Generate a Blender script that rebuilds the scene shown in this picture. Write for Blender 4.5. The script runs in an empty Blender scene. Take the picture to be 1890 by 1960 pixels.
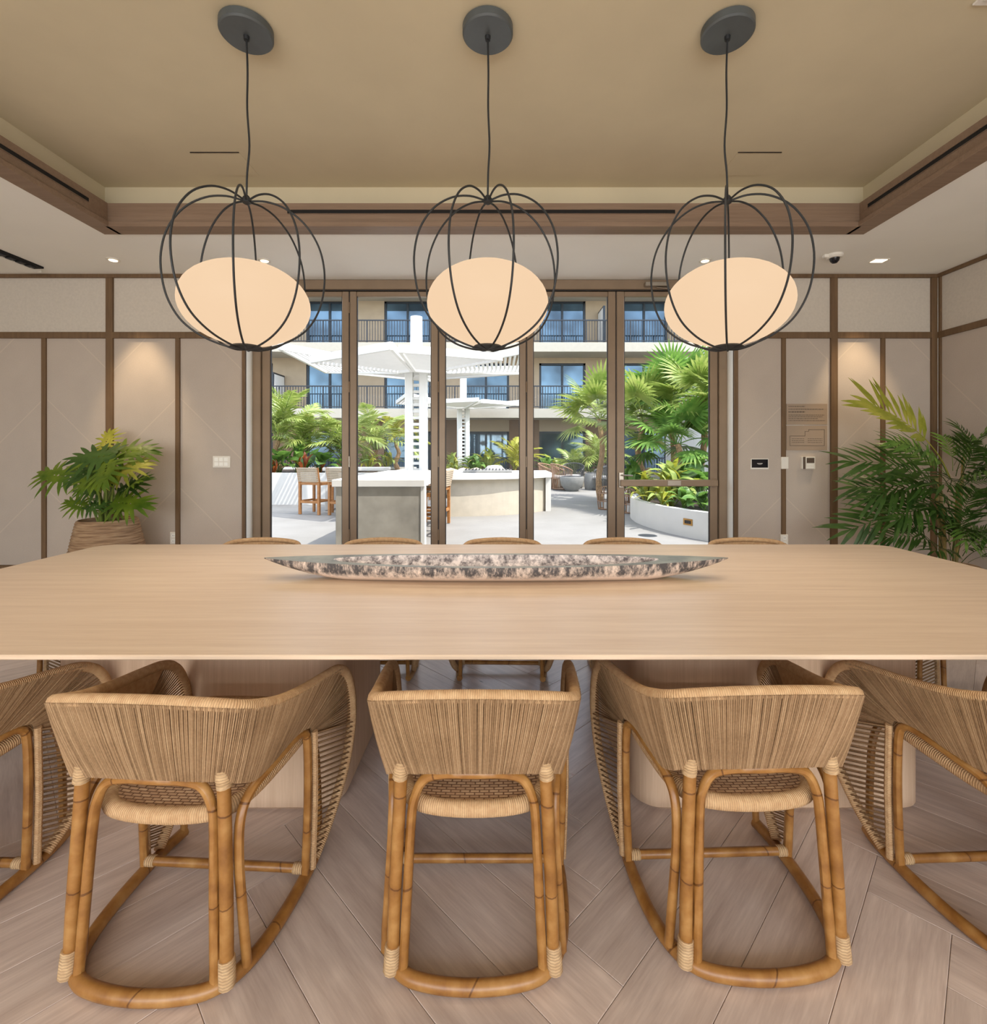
import bpy, math, random
from math import pi, sin, cos, radians
from mathutils import Vector, Matrix

SC = bpy.context.scene
COL = SC.collection
# ------------------------------------------------------------------ camera
CX, CY, FPX, CAMZ = 955.0, 865.0, 950.0, 1.33
cam_d = bpy.data.cameras.new('camera')
cam = bpy.data.objects.new('camera', cam_d)
COL.objects.link(cam)
cam.location = (0, 0, CAMZ)
cam.rotation_euler = (pi / 2, 0, 0)
cam_d.sensor_fit = 'HORIZONTAL'
cam_d.sensor_width = 36.0
cam_d.lens = 36.0 * FPX / 1890.0
cam_d.shift_x = -(CX - 945.0) / 1890.0
cam_d.shift_y = -(980.0 - CY) / 1890.0
cam_d.clip_start = 0.02
cam_d.clip_end = 300
SC.camera = cam

# ------------------------------------------------------------------ view / world / sun / big lights
SC.view_settings.view_transform = 'Standard'
SC.view_settings.look = 'None'
SC.view_settings.gamma = 1.0
SC.view_settings.exposure = 0.7
SC.view_settings.use_curve_mapping = False
SC.cycles.max_bounces = 7
SC.cycles.diffuse_bounces = 4
SC.cycles.glossy_bounces = 3
SC.cycles.transmission_bounces = 3
SC.cycles.transparent_max_bounces = 14
SC.cycles.sample_clamp_indirect = 4.0
SC.cycles.caustics_reflective = False
SC.cycles.caustics_refractive = False
SC.cycles.use_denoising = True
SC.cycles.adaptive_threshold = 0.03

SUN_EL, SUN_DIR = 66.0, Vector((0.42, -0.25, 0.87))
world = bpy.data.worlds.new('sky')
SC.world = world
world.use_nodes = True
wn = world.node_tree
bg = wn.nodes['Background']
sky = wn.nodes.new('ShaderNodeTexSky')
sky.sky_type = 'NISHITA'
sky.sun_disc = False
sky.sun_elevation = radians(SUN_EL)
sky.sun_rotation = radians(100)
sky.air_density = 1.0
sky.dust_density = 1.5
hz = wn.nodes.new('ShaderNodeMix')          # thin bright haze over the whole sky
hz.data_type = 'RGBA'
hz.inputs[0].default_value = 0.5
hz.inputs[7].default_value = (3.6, 3.65, 3.7, 1)
wn.links.new(sky.outputs[0], hz.inputs[6])
wn.links.new(hz.outputs[2], bg.inputs[0])
bg.inputs[1].default_value = 0.50

def add_light(name, kind, loc, energy, color, target=None, **kw):
    d = bpy.data.lights.new(name, kind)
    d.energy = energy
    d.color = color
    for k, v in kw.items():
        setattr(d, k, v)
    o = bpy.data.objects.new(name, d)
    COL.objects.link(o)
    o.location = loc
    if target is not None:
        o.rotation_euler = (Vector(target) - Vector(loc)).to_track_quat('-Z', 'Y').to_euler()
    return o

add_light('sun', 'SUN', (6, 4, 20), 4.1, (1.0, 0.95, 0.88), target=Vector((6, 4, 20)) - SUN_DIR, angle=radians(0.6))
# added area fill behind the photographer to brighten the room
add_light('rear_fill', 'AREA', (-0.5, -3.75, 1.75), 152, (1.0, 0.98, 0.96), target=(-0.5, 2.0, 1.35),
          shape='RECTANGLE', size=8.5, size_y=2.6)

# ------------------------------------------------------------------ helpers
def at(px, py, d):
    return Vector(((px - CX) * d / FPX, d, CAMZ - (py - CY) * d / FPX))

def lin(c):
    out = []
    for v in c:
        v = v / 255.0
        out.append(v / 12.92 if v <= 0.04045 else ((v + 0.055) / 1.055) ** 2.4)
    return (out[0], out[1], out[2], 1.0)

class NT:
    def __init__(s, m):
        m.use_nodes = True
        s.t = m.node_tree
        s.b = s.t.nodes.get('Principled BSDF')
        s.out = s.t.nodes.get('Material Output')
    def n(s, kind, **kw):
        x = s.t.nodes.new('ShaderNode' + kind)
        for k, v in kw.items():
            if k.startswith('i_'):
                key = k[2:]
                key = int(key) if key.isdigit() else key.replace('_', ' ')
                x.inputs[key].default_value = v
            else:
                setattr(x, k, v)
        return x
    def l(s, a, b):
        s.t.links.new(a, b)
    def math(s, op, a, b=None, c=None):
        x = s.n('Math', operation=op)
        for i, v in enumerate((a, b, c)):
            if v is None:
                continue
            if isinstance(v, (int, float)):
                x.inputs[i].default_value = v
            else:
                s.l(v, x.inputs[i])
        return x.outputs[0]
    def mix(s, f, a, b, blend='MIX'):
        x = s.n('Mix', data_type='RGBA', blend_type=blend)
        for sock, v in ((x.inputs[0], f), (x.inputs[6], a), (x.inputs[7], b)):
            if isinstance(v, (int, float)):
                sock.default_value = v
            elif isinstance(v, tuple):
                sock.default_value = v
            else:
                s.l(v, sock)
        return x.outputs[2]
    def ramp(s, f, stops):
        x = s.n('ValToRGB')
        e = x.color_ramp.elements
        while len(e) > 1:
            e.remove(e[-1])
        e[0].position, e[0].color = stops[0]
        for p, c in stops[1:]:
            q = e.new(p)
            q.color = c
        s.l(f, x.inputs[0])
        return x.outputs[0]
    def coords(s, kind='Object', scale=(1, 1, 1), rot=(0, 0, 0), rnd=False):
        tc = s.n('TexCoord')
        mp = s.n('Mapping')
        mp.inputs['Scale'].default_value = scale
        mp.inputs['Rotation'].default_value = rot
        s.l(tc.outputs[kind], mp.inputs[0])
        if rnd:
            oi = s.n('ObjectInfo')
            v = s.n('CombineXYZ')
            s.l(s.math('MULTIPLY', oi.outputs['Random'], 37.0), v.inputs[0])
            s.l(s.math('MULTIPLY', oi.outputs['Random'], 91.0), v.inputs[1])
            s.l(v.outputs[0], mp.inputs['Location'])
        return mp.outputs[0]
    def noise(s, vec, scale=5.0, detail=4.0, rough=0.55):
        x = s.n('TexNoise')
        x.inputs['Scale'].default_value = scale
        x.inputs['Detail'].default_value = detail
        x.inputs['Roughness'].default_value = rough
        if vec is not None:
            s.l(vec, x.inputs['Vector'])
        return x.outputs[0]
    def bump(s, h, strength=0.3, dist=0.01):
        x = s.n('Bump')
        x.inputs['Strength'].default_value = strength
        x.inputs['Distance'].default_value = dist
        s.l(h, x.inputs['Height'])
        s.l(x.outputs[0], s.b.inputs['Normal'])

def base_mat(name, col, rough=0.5, metal=0.0, spec=0.5):
    m = bpy.data.materials.new(name)
    t = NT(m)
    t.b.inputs['Base Color'].default_value = lin(col)
    t.b.inputs['Roughness'].default_value = rough
    t.b.inputs['Metallic'].default_value = metal
    t.b.inputs['Specular IOR Level'].default_value = spec
    return m, t

def plain(name, col, rough=0.5, metal=0.0, var=0.06, scale=6.0, bump=0.0, spec=0.5):
    m, t = base_mat(name, col, rough, metal, spec)
    n = t.noise(t.coords('Object'), scale)
    d = tuple(max(0, c * (1 - var)) for c in col)
    e = tuple(min(255, c * (1 + var)) for c in col)
    t.l(t.ramp(n, [(0.3, lin(d)), (0.7, lin(e))]), t.b.inputs['Base Color'])
    if bump:
        t.bump(t.noise(t.coords('Object'), scale * 12), bump, 0.003)
    return m

def wood(name, a, b, scale=(1.2, 22, 22), rough=0.5, rnd=False, rvar=0.0, bump=0.05, knots=False, spec=0.4):
    m, t = base_mat(name, a, rough, spec=spec)
    v = t.coords('Object', scale, rnd=rnd)
    n1 = t.noise(v, 2.2, 6, 0.62)
    v2 = t.coords('Object', tuple(s * 4 for s in scale), rnd=rnd)
    n2 = t.noise(v2, 3.0, 3, 0.5)
    f = t.math('ADD', t.math('MULTIPLY', n1, 0.72), t.math('MULTIPLY', n2, 0.28))
    col = t.ramp(f, [(0.32, lin(a)), (0.68, lin(b))])
    if knots:
        k = t.n('TexVoronoi')
        k.inputs['Scale'].default_value = 1.6
        t.l(t.coords('Object', (1, 2.6, 1), rnd=rnd), k.inputs['Vector'])
        f2 = t.ramp(k.outputs['Distance'], [(0.0, (1, 1, 1, 1)), (0.035, (0, 0, 0, 1))])
        col = t.mix(f2, col, lin(tuple(c * 0.45 for c in a)))
    if rvar:
        oi = t.n('ObjectInfo')
        geo = t.n('NewGeometry')
        r = t.math('FRACT', t.math('ADD', oi.outputs['Random'], geo.outputs['Random Per Island']))
        hsv = t.n('HueSaturation')
        t.l(col, hsv.inputs['Color'])
        t.l(t.math('ADD', t.math('MULTIPLY', r, rvar * 2), 1 - rvar), hsv.inputs['Value'])
        col = hsv.outputs[0]
    t.l(col, t.b.inputs['Base Color'])
    if bump:
        t.bump(n2, bump, 0.002)
    return m

# ---- mesh builder
class MB:
    def __init__(s):
        s.v, s.f, s.uv = [], [], []
    def _face(s, idx, uv=None):
        s.f.append(tuple(idx))
        s.uv.append(uv if uv else [(0, 0)] * len(idx))
    def box(s, a, b, M=None):
        x0, y0, z0 = a
        x1, y1, z1 = b
        c = [Vector(p) for p in ((x0, y0, z0), (x1, y0, z0), (x1, y1, z0), (x0, y1, z0),
                                 (x0, y0, z1), (x1, y0, z1), (x1, y1, z1), (x0, y1, z1))]
        if M is not None:
            c = [M @ p for p in c]
        o = len(s.v)
        s.v += c
        for q in ((0, 3, 2, 1), (4, 5, 6, 7), (0, 1, 5, 4), (1, 2, 6, 5), (2, 3, 7, 6), (3, 0, 4, 7)):
            s._face([o + i for i in q], [(0, 0), (1, 0), (1, 1), (0, 1)])
        return s
    def bevbox(s, a, b, r=0.004, M=None):
        # box with chamfered vertical and top edges
        x0, y0, z0 = a
        x1, y1, z1 = b
        ring = lambda e, z: [(x0 + e, y0, z), (x1 - e, y0, z), (x1, y0 + e, z), (x1, y1 - e, z),
                             (x1 - e, y1, z), (x0 + e, y1, z), (x0, y1 - e, z), (x0, y0 + e, z)]
        def ring2(e, z):
            return [(min(max(x, x0 + e), x1 - e), min(max(y, y0 + e), y1 - e), z) for x, y, _ in ring(r, z)]
        rs = [ring2(r, z0), ring2(0, z0 + r), ring2(0, z1 - r), ring2(r, z1)]
        return s.rings(rs, True, True, M)
    def rings(s, rs, cap0=True, cap1=True, M=None, closed=True):
        o = len(s.v)
        n = len(rs[0])
        for r in rs:
            for p in r:
                p = Vector(p)
                s.v.append(M @ p if M is not None else p)
        acc = 0.0
        for i in range(len(rs) - 1):
            l = (Vector(rs[i + 1][0]) - Vector(rs[i][0])).length
            for j in range(n if closed else n - 1):
                k = (j + 1) % n
                s._face([o + i * n + j, o + i * n + k, o + (i + 1) * n + k, o + (i + 1) * n + j],
                        [(j / n, acc), ((j + 1) / n, acc), ((j + 1) / n, acc + l), (j / n, acc + l)])
            acc += l
        if cap0:
            s._face([o + j for j in range(n)][::-1])
        if cap1:
            s._face([o + (len(rs) - 1) * n + j for j in range(n)])
        return s
    def tube(s, pts, r, sides=8, cap=True, closed=False, v0=0.0):
        pts = [Vector(p) for p in pts]
        n = len(pts)
        rr = r if isinstance(r, (list, tuple)) else [r] * n
        tang = []
        for i in range(n):
            if closed:
                t = pts[(i + 1) % n] - pts[i - 1]
            else:
                t = pts[min(i + 1, n - 1)] - pts[max(i - 1, 0)]
            if t.length < 1e-9:
                t = Vector((0, 0, 1))
            tang.append(t.normalized())
        ref = Vector((0, 0, 1)) if abs(tang[0].z) < 0.9 else Vector((1, 0, 0))
        nrm = tang[0].cross(ref).normalized()
        o = len(s.v)
        acc = [v0]
        for i in range(n):
            if i:
                ax = tang[i - 1].cross(tang[i])
                if ax.length > 1e-7:
                    ang = tang[i - 1].angle(tang[i])
                    nrm = Matrix.Rotation(ang, 3, ax.normalized()) @ nrm
                acc.append(acc[-1] + (pts[i] - pts[i - 1]).length)
            bi = tang[i].cross(nrm)
            for j in range(sides):
                a = 2 * pi * j / sides
                s.v.append(pts[i] + (nrm * cos(a) + bi * sin(a)) * rr[i])
        m = n if closed else n - 1
        for i in range(m):
            i2 = (i + 1) % n
            va, vb = acc[i], (acc[i + 1] if i + 1 < n else acc[i] + (pts[0] - pts[i]).length)
            for j in range(sides):
                k = (j + 1) % sides
                s._face([o + i * sides + j, o + i * sides + k, o + i2 * sides + k, o + i2 * sides + j],
                        [(j / sides, va), ((j + 1) / sides, va), ((j + 1) / sides, vb), (j / sides, vb)])
        if cap and not closed:
            s._face([o + j for j in range(sides)][::-1])
            s._face([o + (n - 1) * sides + j for j in range(sides)])
        return s
    def lathe(s, prof, seg=24, M=None, cap0=False, cap1=False):
        rs = [[(r * cos(2 * pi * j / seg), r * sin(2 * pi * j / seg), z) for j in range(seg)] for r, z in prof]
        return s.rings(rs, cap0, cap1, M)
    def prism(s, poly, z0, z1, M=None):
        return s.rings([[(x, y, z0) for x, y in poly], [(x, y, z1) for x, y in poly]], True, True, M)
    def grid(s, P, uvs=None):
        o = len(s.v)
        nu, nv = len(P), len(P[0])
        for row in P:
            for p in row:
                s.v.append(Vector(p))
        for i in range(nu - 1):
            for j in range(nv - 1):
                ids = [(i, j), (i + 1, j), (i + 1, j + 1), (i, j + 1)]
                s._face([o + a * nv + b for a, b in ids],
                        [uvs[a][b] for a, b in ids] if uvs else [(a / (nu - 1), b / (nv - 1)) for a, b in ids])
        return s
    def mesh(s, name, smooth=True, angle=40):
        me = bpy.data.meshes.new(name)
        me.from_pydata([tuple(p) for p in s.v], [], s.f)
        ul = me.uv_layers.new(name='UVMap')
        flat = []
        for q in s.uv:
            for a, b in q:
                flat += (a, b)
        ul.data.foreach_set('uv', flat)
        if smooth:
            me.polygons.foreach_set('use_smooth', [True] * len(me.polygons))
            me.update()
            if angle < 180:
                me.set_sharp_from_angle(angle=radians(angle))
        me.update()
        return me
    def build(s, name, mat, parent=None, smooth=True, angle=40, loc=None, rot=None):
        return link(name, s.mesh(name, smooth, angle), mat, parent, loc, rot)

def link(name, me, mat, parent=None, loc=None, rot=None):
    if mat is not None and not me.materials:
        me.materials.append(mat)
    o = bpy.data.objects.new(name, me)
    COL.objects.link(o)
    if parent is not None:
        o.parent = parent
    if loc is not None:
        o.location = loc
    if rot is not None:
        o.rotation_euler = rot
    return o

def tag(o, label=None, cat=None, group=None, kind=None):
    if label:
        o['label'] = label
    if cat:
        o['category'] = cat
    if group:
        o['group'] = group
    if kind:
        o['kind'] = kind
    return o

def thing(name, label, cat, loc=(0, 0, 0), rz=0.0, group=None, kind=None):
    o = bpy.data.objects.new(name, None)
    COL.objects.link(o)
    o.location = loc
    o.rotation_euler = (0, 0, rz)
    o.empty_display_size = 0.05
    return tag(o, label, cat, group, kind)

def struct(name, mb, mat, parent=None, smooth=False, label=None):
    o = mb.build(name, mat, parent, smooth)
    if parent is None:
        o['kind'] = 'structure'
    if label:
        o['label'] = label
    return o

def kids(o):
    return [c for c in bpy.data.objects if c.parent == o]

def copy_thing(src, loc, rz, label=None, group=None, scale=None):
    def rec(o, par):
        c = o.copy()
        COL.objects.link(c)
        c.parent = par
        for ch in children_of[o.name]:
            rec(ch, c)
        return c
    children_of = {}
    for ob in bpy.data.objects:
        children_of.setdefault(ob.name, [])
        if ob.parent is not None:
            children_of.setdefault(ob.parent.name, []).append(ob)
    r = rec(src, None)
    r.location = loc
    r.rotation_euler = (0, 0, rz)
    if scale:
        r.scale = scale
    if label:
        r['label'] = label
    if group:
        r['group'] = group
    return r

def spline(pts, n=6, closed=False):
    P = [Vector(p) for p in pts]
    out = []
    m = len(P)
    rng = range(m if closed else m - 1)
    for i in rng:
        if closed:
            p0, p1, p2, p3 = P[i - 1], P[i], P[(i + 1) % m], P[(i + 2) % m]
        else:
            p0, p1, p2, p3 = P[max(i - 1, 0)], P[i], P[i + 1], P[min(i + 2, m - 1)]
        for k in range(n):
            t = k / n
            out.append(0.5 * ((2 * p1) + (p2 - p0) * t + (2 * p0 - 5 * p1 + 4 * p2 - p3) * t * t
                              + (3 * p1 - p0 - 3 * p2 + p3) * t ** 3))
    if not closed:
        out.append(P[-1])
    return out

def resample(pts, n):
    acc = [0.0]
    for a, b in zip(pts, pts[1:]):
        acc.append(acc[-1] + (b - a).length)
    out, k = [], 0
    for i in range(n):
        s = acc[-1] * i / (n - 1)
        while k < len(pts) - 2 and acc[k + 1] < s:
            k += 1
        d = acc[k + 1] - acc[k]
        out.append(pts[k].lerp(pts[k + 1], (s - acc[k]) / d if d > 1e-9 else 0))
    return out

def clip_poly(poly, x0, x1, y0, y1):
    def half(p, f, inter):
        out = []
        for i in range(len(p)):
            a, b = p[i - 1], p[i]
            fa, fb = f(a), f(b)
            if fa >= 0 or fb >= 0:
                if fa >= 0 and fb < 0:
                    out.append(inter(a, b, fa, fb))
                elif fa < 0:
                    out.append(inter(a, b, fa, fb))
                    out.append(b)
                    continue
                if fb >= 0:
                    out.append(b)
        return out
    it = lambda a, b, fa, fb: (a[0] + (b[0] - a[0]) * fa / (fa - fb), a[1] + (b[1] - a[1]) * fa / (fa - fb))
    for f in (lambda p: p[0] - x0, lambda p: x1 - p[0], lambda p: p[1] - y0, lambda p: y1 - p[1]):
        if len(poly) < 3:
            return []
        poly = half(poly, f, it)
    return poly
# ------------------------------------------------------------------ materials
M = {}
M['ceil'] = plain('ceiling_paint', (208, 197, 168), 0.8, var=0.02, scale=1.5, spec=0.2)
M['soffit'] = plain('soffit_paint', (248, 247, 240), 0.8, var=0.008, scale=1.5, spec=0.2)
M['plaster'] = plain('reveal_plaster', (240, 238, 228), 0.7, var=0.01, spec=0.2)
M['fascia'] = wood('fascia_oak', (126, 104, 86), (148, 125, 105), (0.6, 14, 14), 0.5)
M['batten'] = wood('batten_wood', (98, 76, 54), (122, 97, 70), (14, 14, 0.7), 0.55)
M['white_plastic'] = plain('white_plastic', (232, 228, 218), 0.4, var=0.01)
M['dark_slot'] = plain('dark_slot', (14, 12, 11), 0.8, var=0.05)
M['bronze'] = plain('bronze_aluminium', (140, 120, 98), 0.42, 0.2, var=0.03)
M['bronze_dark'] = plain('dark_gasket', (38, 30, 25), 0.5, var=0.03)
M['steel'] = plain('satin_steel', (176, 168, 156), 0.3, 0.9, var=0.03)
M['black_metal'] = plain('black_metal', (44, 46, 48), 0.55, 0.3, var=0.05)
M['canopy_metal'] = plain('slate_metal', (92, 98, 100), 0.45, 0.35, var=0.05)
M['grout'] = plain('subfloor', (138, 118, 104), 0.9)
M['concrete'] = plain('concrete', (147, 141, 129), 0.75, var=0.10, scale=2.6, bump=0.1)
M['white_conc'] = plain('white_render', (208, 205, 198), 0.7, var=0.02, scale=2.0)
M['white_paint'] = plain('white_metal_paint', (222, 221, 217), 0.45, var=0.01)
M['soil'] = plain('soil', (52, 40, 30), 0.95, var=0.3, scale=30, bump=0.5)
M['screen'] = plain('black_screen', (16, 18, 26), 0.12, var=0.0)
M['sign'] = plain('taupe_sign', (166, 146, 126), 0.5, var=0.01)
M['ink'] = plain('sign_ink', (92, 78, 66), 0.6, var=0.0)
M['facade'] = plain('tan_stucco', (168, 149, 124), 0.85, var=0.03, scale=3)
M['facade_shaded'] = plain('shaded_brown_stucco', (126, 100, 77), 0.85, var=0.04, scale=3)  # brown ground-floor walls with their shade put into the colour
M['slab'] = plain('balcony_slab', (173, 166, 152), 0.8, var=0.015)
M['rail'] = plain('dark_railing', (46, 50, 56), 0.5, 0.3, var=0.02)
M['winframe'] = plain('dark_window_frame', (40, 46, 52), 0.4, 0.3, var=0.02)
M['teak'] = wood('teak', (149, 97, 52), (179, 126, 73), (3, 3, 18), 0.55)
M['strap'] = plain('woven_strap', (173, 156, 132), 0.8, var=0.08, scale=60)
M['wicker'] = plain('wicker', (147, 115, 90), 0.7, var=0.12, scale=40)
M['grey_weave'] = plain('grey_weave', (77, 77, 77), 0.8, var=0.1, scale=40)
M['cushion'] = plain('grey_cushion', (164, 162, 159), 0.9, var=0.03, scale=20)
M['greybowl'] = plain('grey_cast_stone', (132, 132, 129), 0.8, var=0.05, scale=10)
M['brass'] = plain('brass_plate', (176, 132, 70), 0.35, 0.6, var=0.1, scale=20)
M['stone'] = plain('pale_stone', (179, 164, 144), 0.85, var=0.1, scale=12)

def panel_mat(name, col, flip):
    m, t = base_mat(name, col, 0.75, spec=0.25)
    tc = t.n('TexCoord')
    sx = t.n('SeparateXYZ')
    t.l(tc.outputs['Object'], sx.inputs[0])
    u = sx.outputs[0]
    d = t.math('ADD', sx.outputs[2], t.math('MULTIPLY', u, -1.0 * flip))
    fr = t.math('FRACT', t.math('DIVIDE', d, 0.98))
    line = t.math('LESS_THAN', t.math('ABSOLUTE', t.math('SUBTRACT', fr, 0.5)), 0.008)
    fib = t.noise(t.coords('Object', (40, 40, 40)), 4.0, 3)
    gr = t.noise(t.coords('Object', (2, 2, 2)), 2.0, 3)
    a, b = tuple(c * 0.965 for c in col), tuple(min(255, c * 1.03) for c in col)
    c1 = t.ramp(t.math('ADD', t.math('MULTIPLY', fib, 0.7), t.math('MULTIPLY', gr, 0.3)), [(0.35, lin(a)), (0.65, lin(b))])
    t.l(t.mix(t.math('MULTIPLY', line, 0.4), c1, lin((214, 200, 182))), t.b.inputs['Base Color'])
    t.bump(fib, 0.06, 0.002)
    return m
M['panelA'] = panel_mat('grasscloth_rising', (190, 178, 166), 1)
M['panelB'] = panel_mat('grasscloth_falling', (190, 178, 166), -1)
M['panel_up'] = plain('linen_upper_panel', (204, 196, 184), 0.75, var=0.02, scale=40, spec=0.25)
M['tabletop'] = wood('bleached_oak_top', (205, 178, 150), (224, 200, 173), (0.7, 16, 16), 0.36, bump=0.02)
M['tablebase'] = wood('bleached_oak_base', (196, 164, 134), (216, 186, 156), (26, 26, 0.9), 0.55, bump=0.03)
M['plank'] = wood('oak_plank', (180, 160, 147), (216, 198, 184), (1.1, 13, 13), 0.30, rnd=True, rvar=0.10, bump=0.06, knots=True)
M['rope'] = plain('paper_rope', (196, 158, 112), 0.8, var=0.13, scale=26)

def rattan():
    m, t = base_mat('rattan_pole', (170, 112, 48), 0.36)
    uv = t.n('UVMap')
    sx = t.n('SeparateXYZ')
    t.l(uv.outputs[0], sx.inputs[0])
    n = t.noise(t.coords('Object', (9, 9, 9)), 2.0, 4)
    c = t.ramp(n, [(0.25, lin((118, 74, 30))), (0.5, lin((150, 103, 50))), (0.8, lin((178, 134, 78)))])
    v = t.math('ADD', sx.outputs[1], t.math('MULTIPLY', t.noise(t.coords('Object', (1, 1, 1)), 1.3, 1), 0.5))
    fr = t.math('FRACT', t.math('DIVIDE', v, 0.27))
    ring = t.math('LESS_THAN', t.math('ABSOLUTE', t.math('SUBTRACT', fr, 0.5)), 0.009)
    c = t.mix(t.math('MULTIPLY', ring, 0.75), c, lin((84, 46, 16)))
    t.l(c, t.b.inputs['Base Color'])
    t.bump(t.math('MULTIPLY', ring, -1.0), 0.4, 0.002)
    return m
M['rattan'] = rattan()

def wound(name, a, b, pitch=0.0055):
    m, t = base_mat(name, a, 0.8, spec=0.3)
    uv = t.n('UVMap')
    sx = t.n('SeparateXYZ')
    t.l(uv.outputs[0], sx.inputs[0])
    w = t.math('SINE', t.math('ADD', t.math('MULTIPLY', sx.outputs[1], 2 * pi / pitch),
                              t.math('MULTIPLY', t.noise(t.coords('Object', (20, 20, 20)), 2.0), 3.0)))
    h = t.math('ADD', t.math('MULTIPLY', w, 0.5), 0.5)
    n = t.noise(t.coords('Object', (30, 30, 30)), 2.0)
    c = t.ramp(n, [(0.3, lin(a)), (0.75, lin(b))])
    c = t.mix(t.ramp(h, [(0.0, (0.4, 0.4, 0.4, 1)), (0.35, (0, 0, 0, 1))]), c, lin(tuple(x * 0.55 for x in a)))
    t.l(c, t.b.inputs['Base Color'])
    t.bump(h, 0.5, 0.003)
    return m
M['wound'] = wound('wound_rope', (186, 146, 104), (212, 176, 132))
M['wrap'] = wound('pale_rope_wrap', (182, 148, 108), (206, 174, 132), 0.007)

def weave():
    m, t = base_mat('woven_seat', (190, 150, 112), 0.85, spec=0.3)
    mp = t.coords('UV', (1, 1, 1))
    br = t.n('TexBrick')
    br.inputs['Scale'].default_value = 1.0
    br.inputs['Brick Width'].default_value = 0.026
    br.inputs['Row Height'].default_value = 0.011
    br.inputs['Mortar Size'].default_value = 0.0022
    br.inputs['Mortar Smooth'].default_value = 0.6
    br.inputs['Color1'].default_value = lin((202, 166, 130))
    br.inputs['Color2'].default_value = lin((176, 138, 104))
    br.inputs['Mortar'].default_value = lin((128, 94, 68))
    t.l(mp, br.inputs['Vector'])
    t.l(br.outputs[0], t.b.inputs['Base Color'])
    t.bump(t.math('SUBTRACT', 1.0, br.outputs['Fac']), 0.8, 0.004)
    return m
M['weave'] = weave()

def leaf_mat(name, a, b, rough=0.42, trans=0.35):
    m, t = base_mat(name, a, rough)
    n = t.noise(t.coords('Object', (3, 3, 3), rnd=True), 2.2, 3)
    c = t.ramp(n, [(0.3, lin(a)), (0.7, lin(b))])
    t.l(c, t.b.inputs['Base Color'])
    tr = t.n('BsdfTranslucent')
    t.l(c, tr.inputs[0])
    mx = t.n('MixShader')
    mx.inputs[0].default_value = trans
    t.l(t.b.outputs[0], mx.inputs[1])
    t.l(tr.outputs[0], mx.inputs[2])
    t.l(mx.outputs[0], t.out.inputs[0])
    return m
M['leaf_deep'] = leaf_mat('deep_green_leaf', (46, 78, 30), (86, 118, 50))
M['leaf_philo'] = leaf_mat('philodendron_leaf', (70, 104, 26), (126, 148, 40))
M['leaf_lit'] = leaf_mat('lit_yellow_green_leaf', (140, 150, 44), (196, 192, 84))  # downlit yellow of the palm's top frond put in colour; also philodendron leaves
M['leaf_palm'] = leaf_mat('palm_leaf', (114, 141, 55), (173, 181, 102))
M['leaf_mid'] = leaf_mat('mid_green_leaf', (74, 118, 48), (130, 164, 76))
M['leaf_lime'] = leaf_mat('lime_leaf', (141, 151, 42), (179, 173, 70))
M['leaf_red'] = leaf_mat('red_orange_leaf', (126, 50, 28), (178, 100, 50))
M['stalk'] = plain('green_stalk', (112, 128, 52), 0.5, var=0.15, scale=12)
M['cane'] = plain('cane_stem', (132, 112, 56), 0.5, var=0.2, scale=14)
M['trunk'] = plain('palm_trunk', (150, 120, 88), 0.9, var=0.2, scale=25, bump=0.4)

def glass_mat(name, tint, refl=0.08):
    m = bpy.data.materials.new(name)
    t = NT(m)
    t.t.nodes.remove(t.b)
    tr = t.n('BsdfTransparent')
    tr.inputs[0].default_value = tint
    gl = t.n('BsdfGlossy')
    gl.inputs['Roughness'].default_value = 0.01
    lw = t.n('LayerWeight')
    lw.inputs[0].default_value = 0.25
    mx = t.n('MixShader')
    t.l(t.math('MULTIPLY', lw.outputs['Fresnel'], refl / 0.08 * 0.5), mx.inputs[0])
    t.l(tr.outputs[0], mx.inputs[1])
    t.l(gl.outputs[0], mx.inputs[2])
    t.l(mx.outputs[0], t.out.inputs[0])
    return m
M['glass'] = glass_mat('door_glass', (0.98, 0.985, 0.985, 1), 0.025)

def window_glass():
    m, t = base_mat('reflective_window', (40, 62, 84), 0.03, spec=1.0)
    t.b.inputs['Metallic'].default_value = 0.55
    n = t.noise(t.coords('Object', (0.5, 0.5, 0.5)), 1.2, 2)
    t.l(t.ramp(n, [(0.35, lin((46, 66, 80))), (0.65, lin((100, 128, 148)))]), t.b.inputs['Base Color'])
    return m
M['window'] = window_glass()

def emit(name, col, strength, base=None):
    m = bpy.data.materials.new(name)
    t = NT(m)
    t.b.inputs['Base Color'].default_value = lin(base or col)
    t.b.inputs['Roughness'].default_value = 0.6
    t.b.inputs['Specular IOR Level'].default_value = 0.2
    t.b.inputs['Emission Color'].default_value = lin(col)
    t.b.inputs['Emission Strength'].default_value = strength
    return m
M['globe'] = emit('opal_glass_globe', (255, 219, 180), 0.55, (34, 31, 28))
M['led'] = emit('downlight_lens', (255, 226, 180), 3.0)

# ------------------------------------------------------------------ room shell
WX0, WX1, WY0, WY1 = -6.6, 4.775, -4.0, 5.4
DOORY = 5.6
SOF, FTOP, UP = 3.26, 3.46, 3.66
RX0, RX1, RY0, RY1 = -3.35, 3.09, -2.2, 4.25
OX0, OX1 = -2.757, 2.558

fl = MB().box((WX0, WY0, -0.06), (WX1, DOORY + 0.12, -0.012))
floor = struct('floor', fl, M['grout'], label='pale oak herringbone floor of the dining room')
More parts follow.
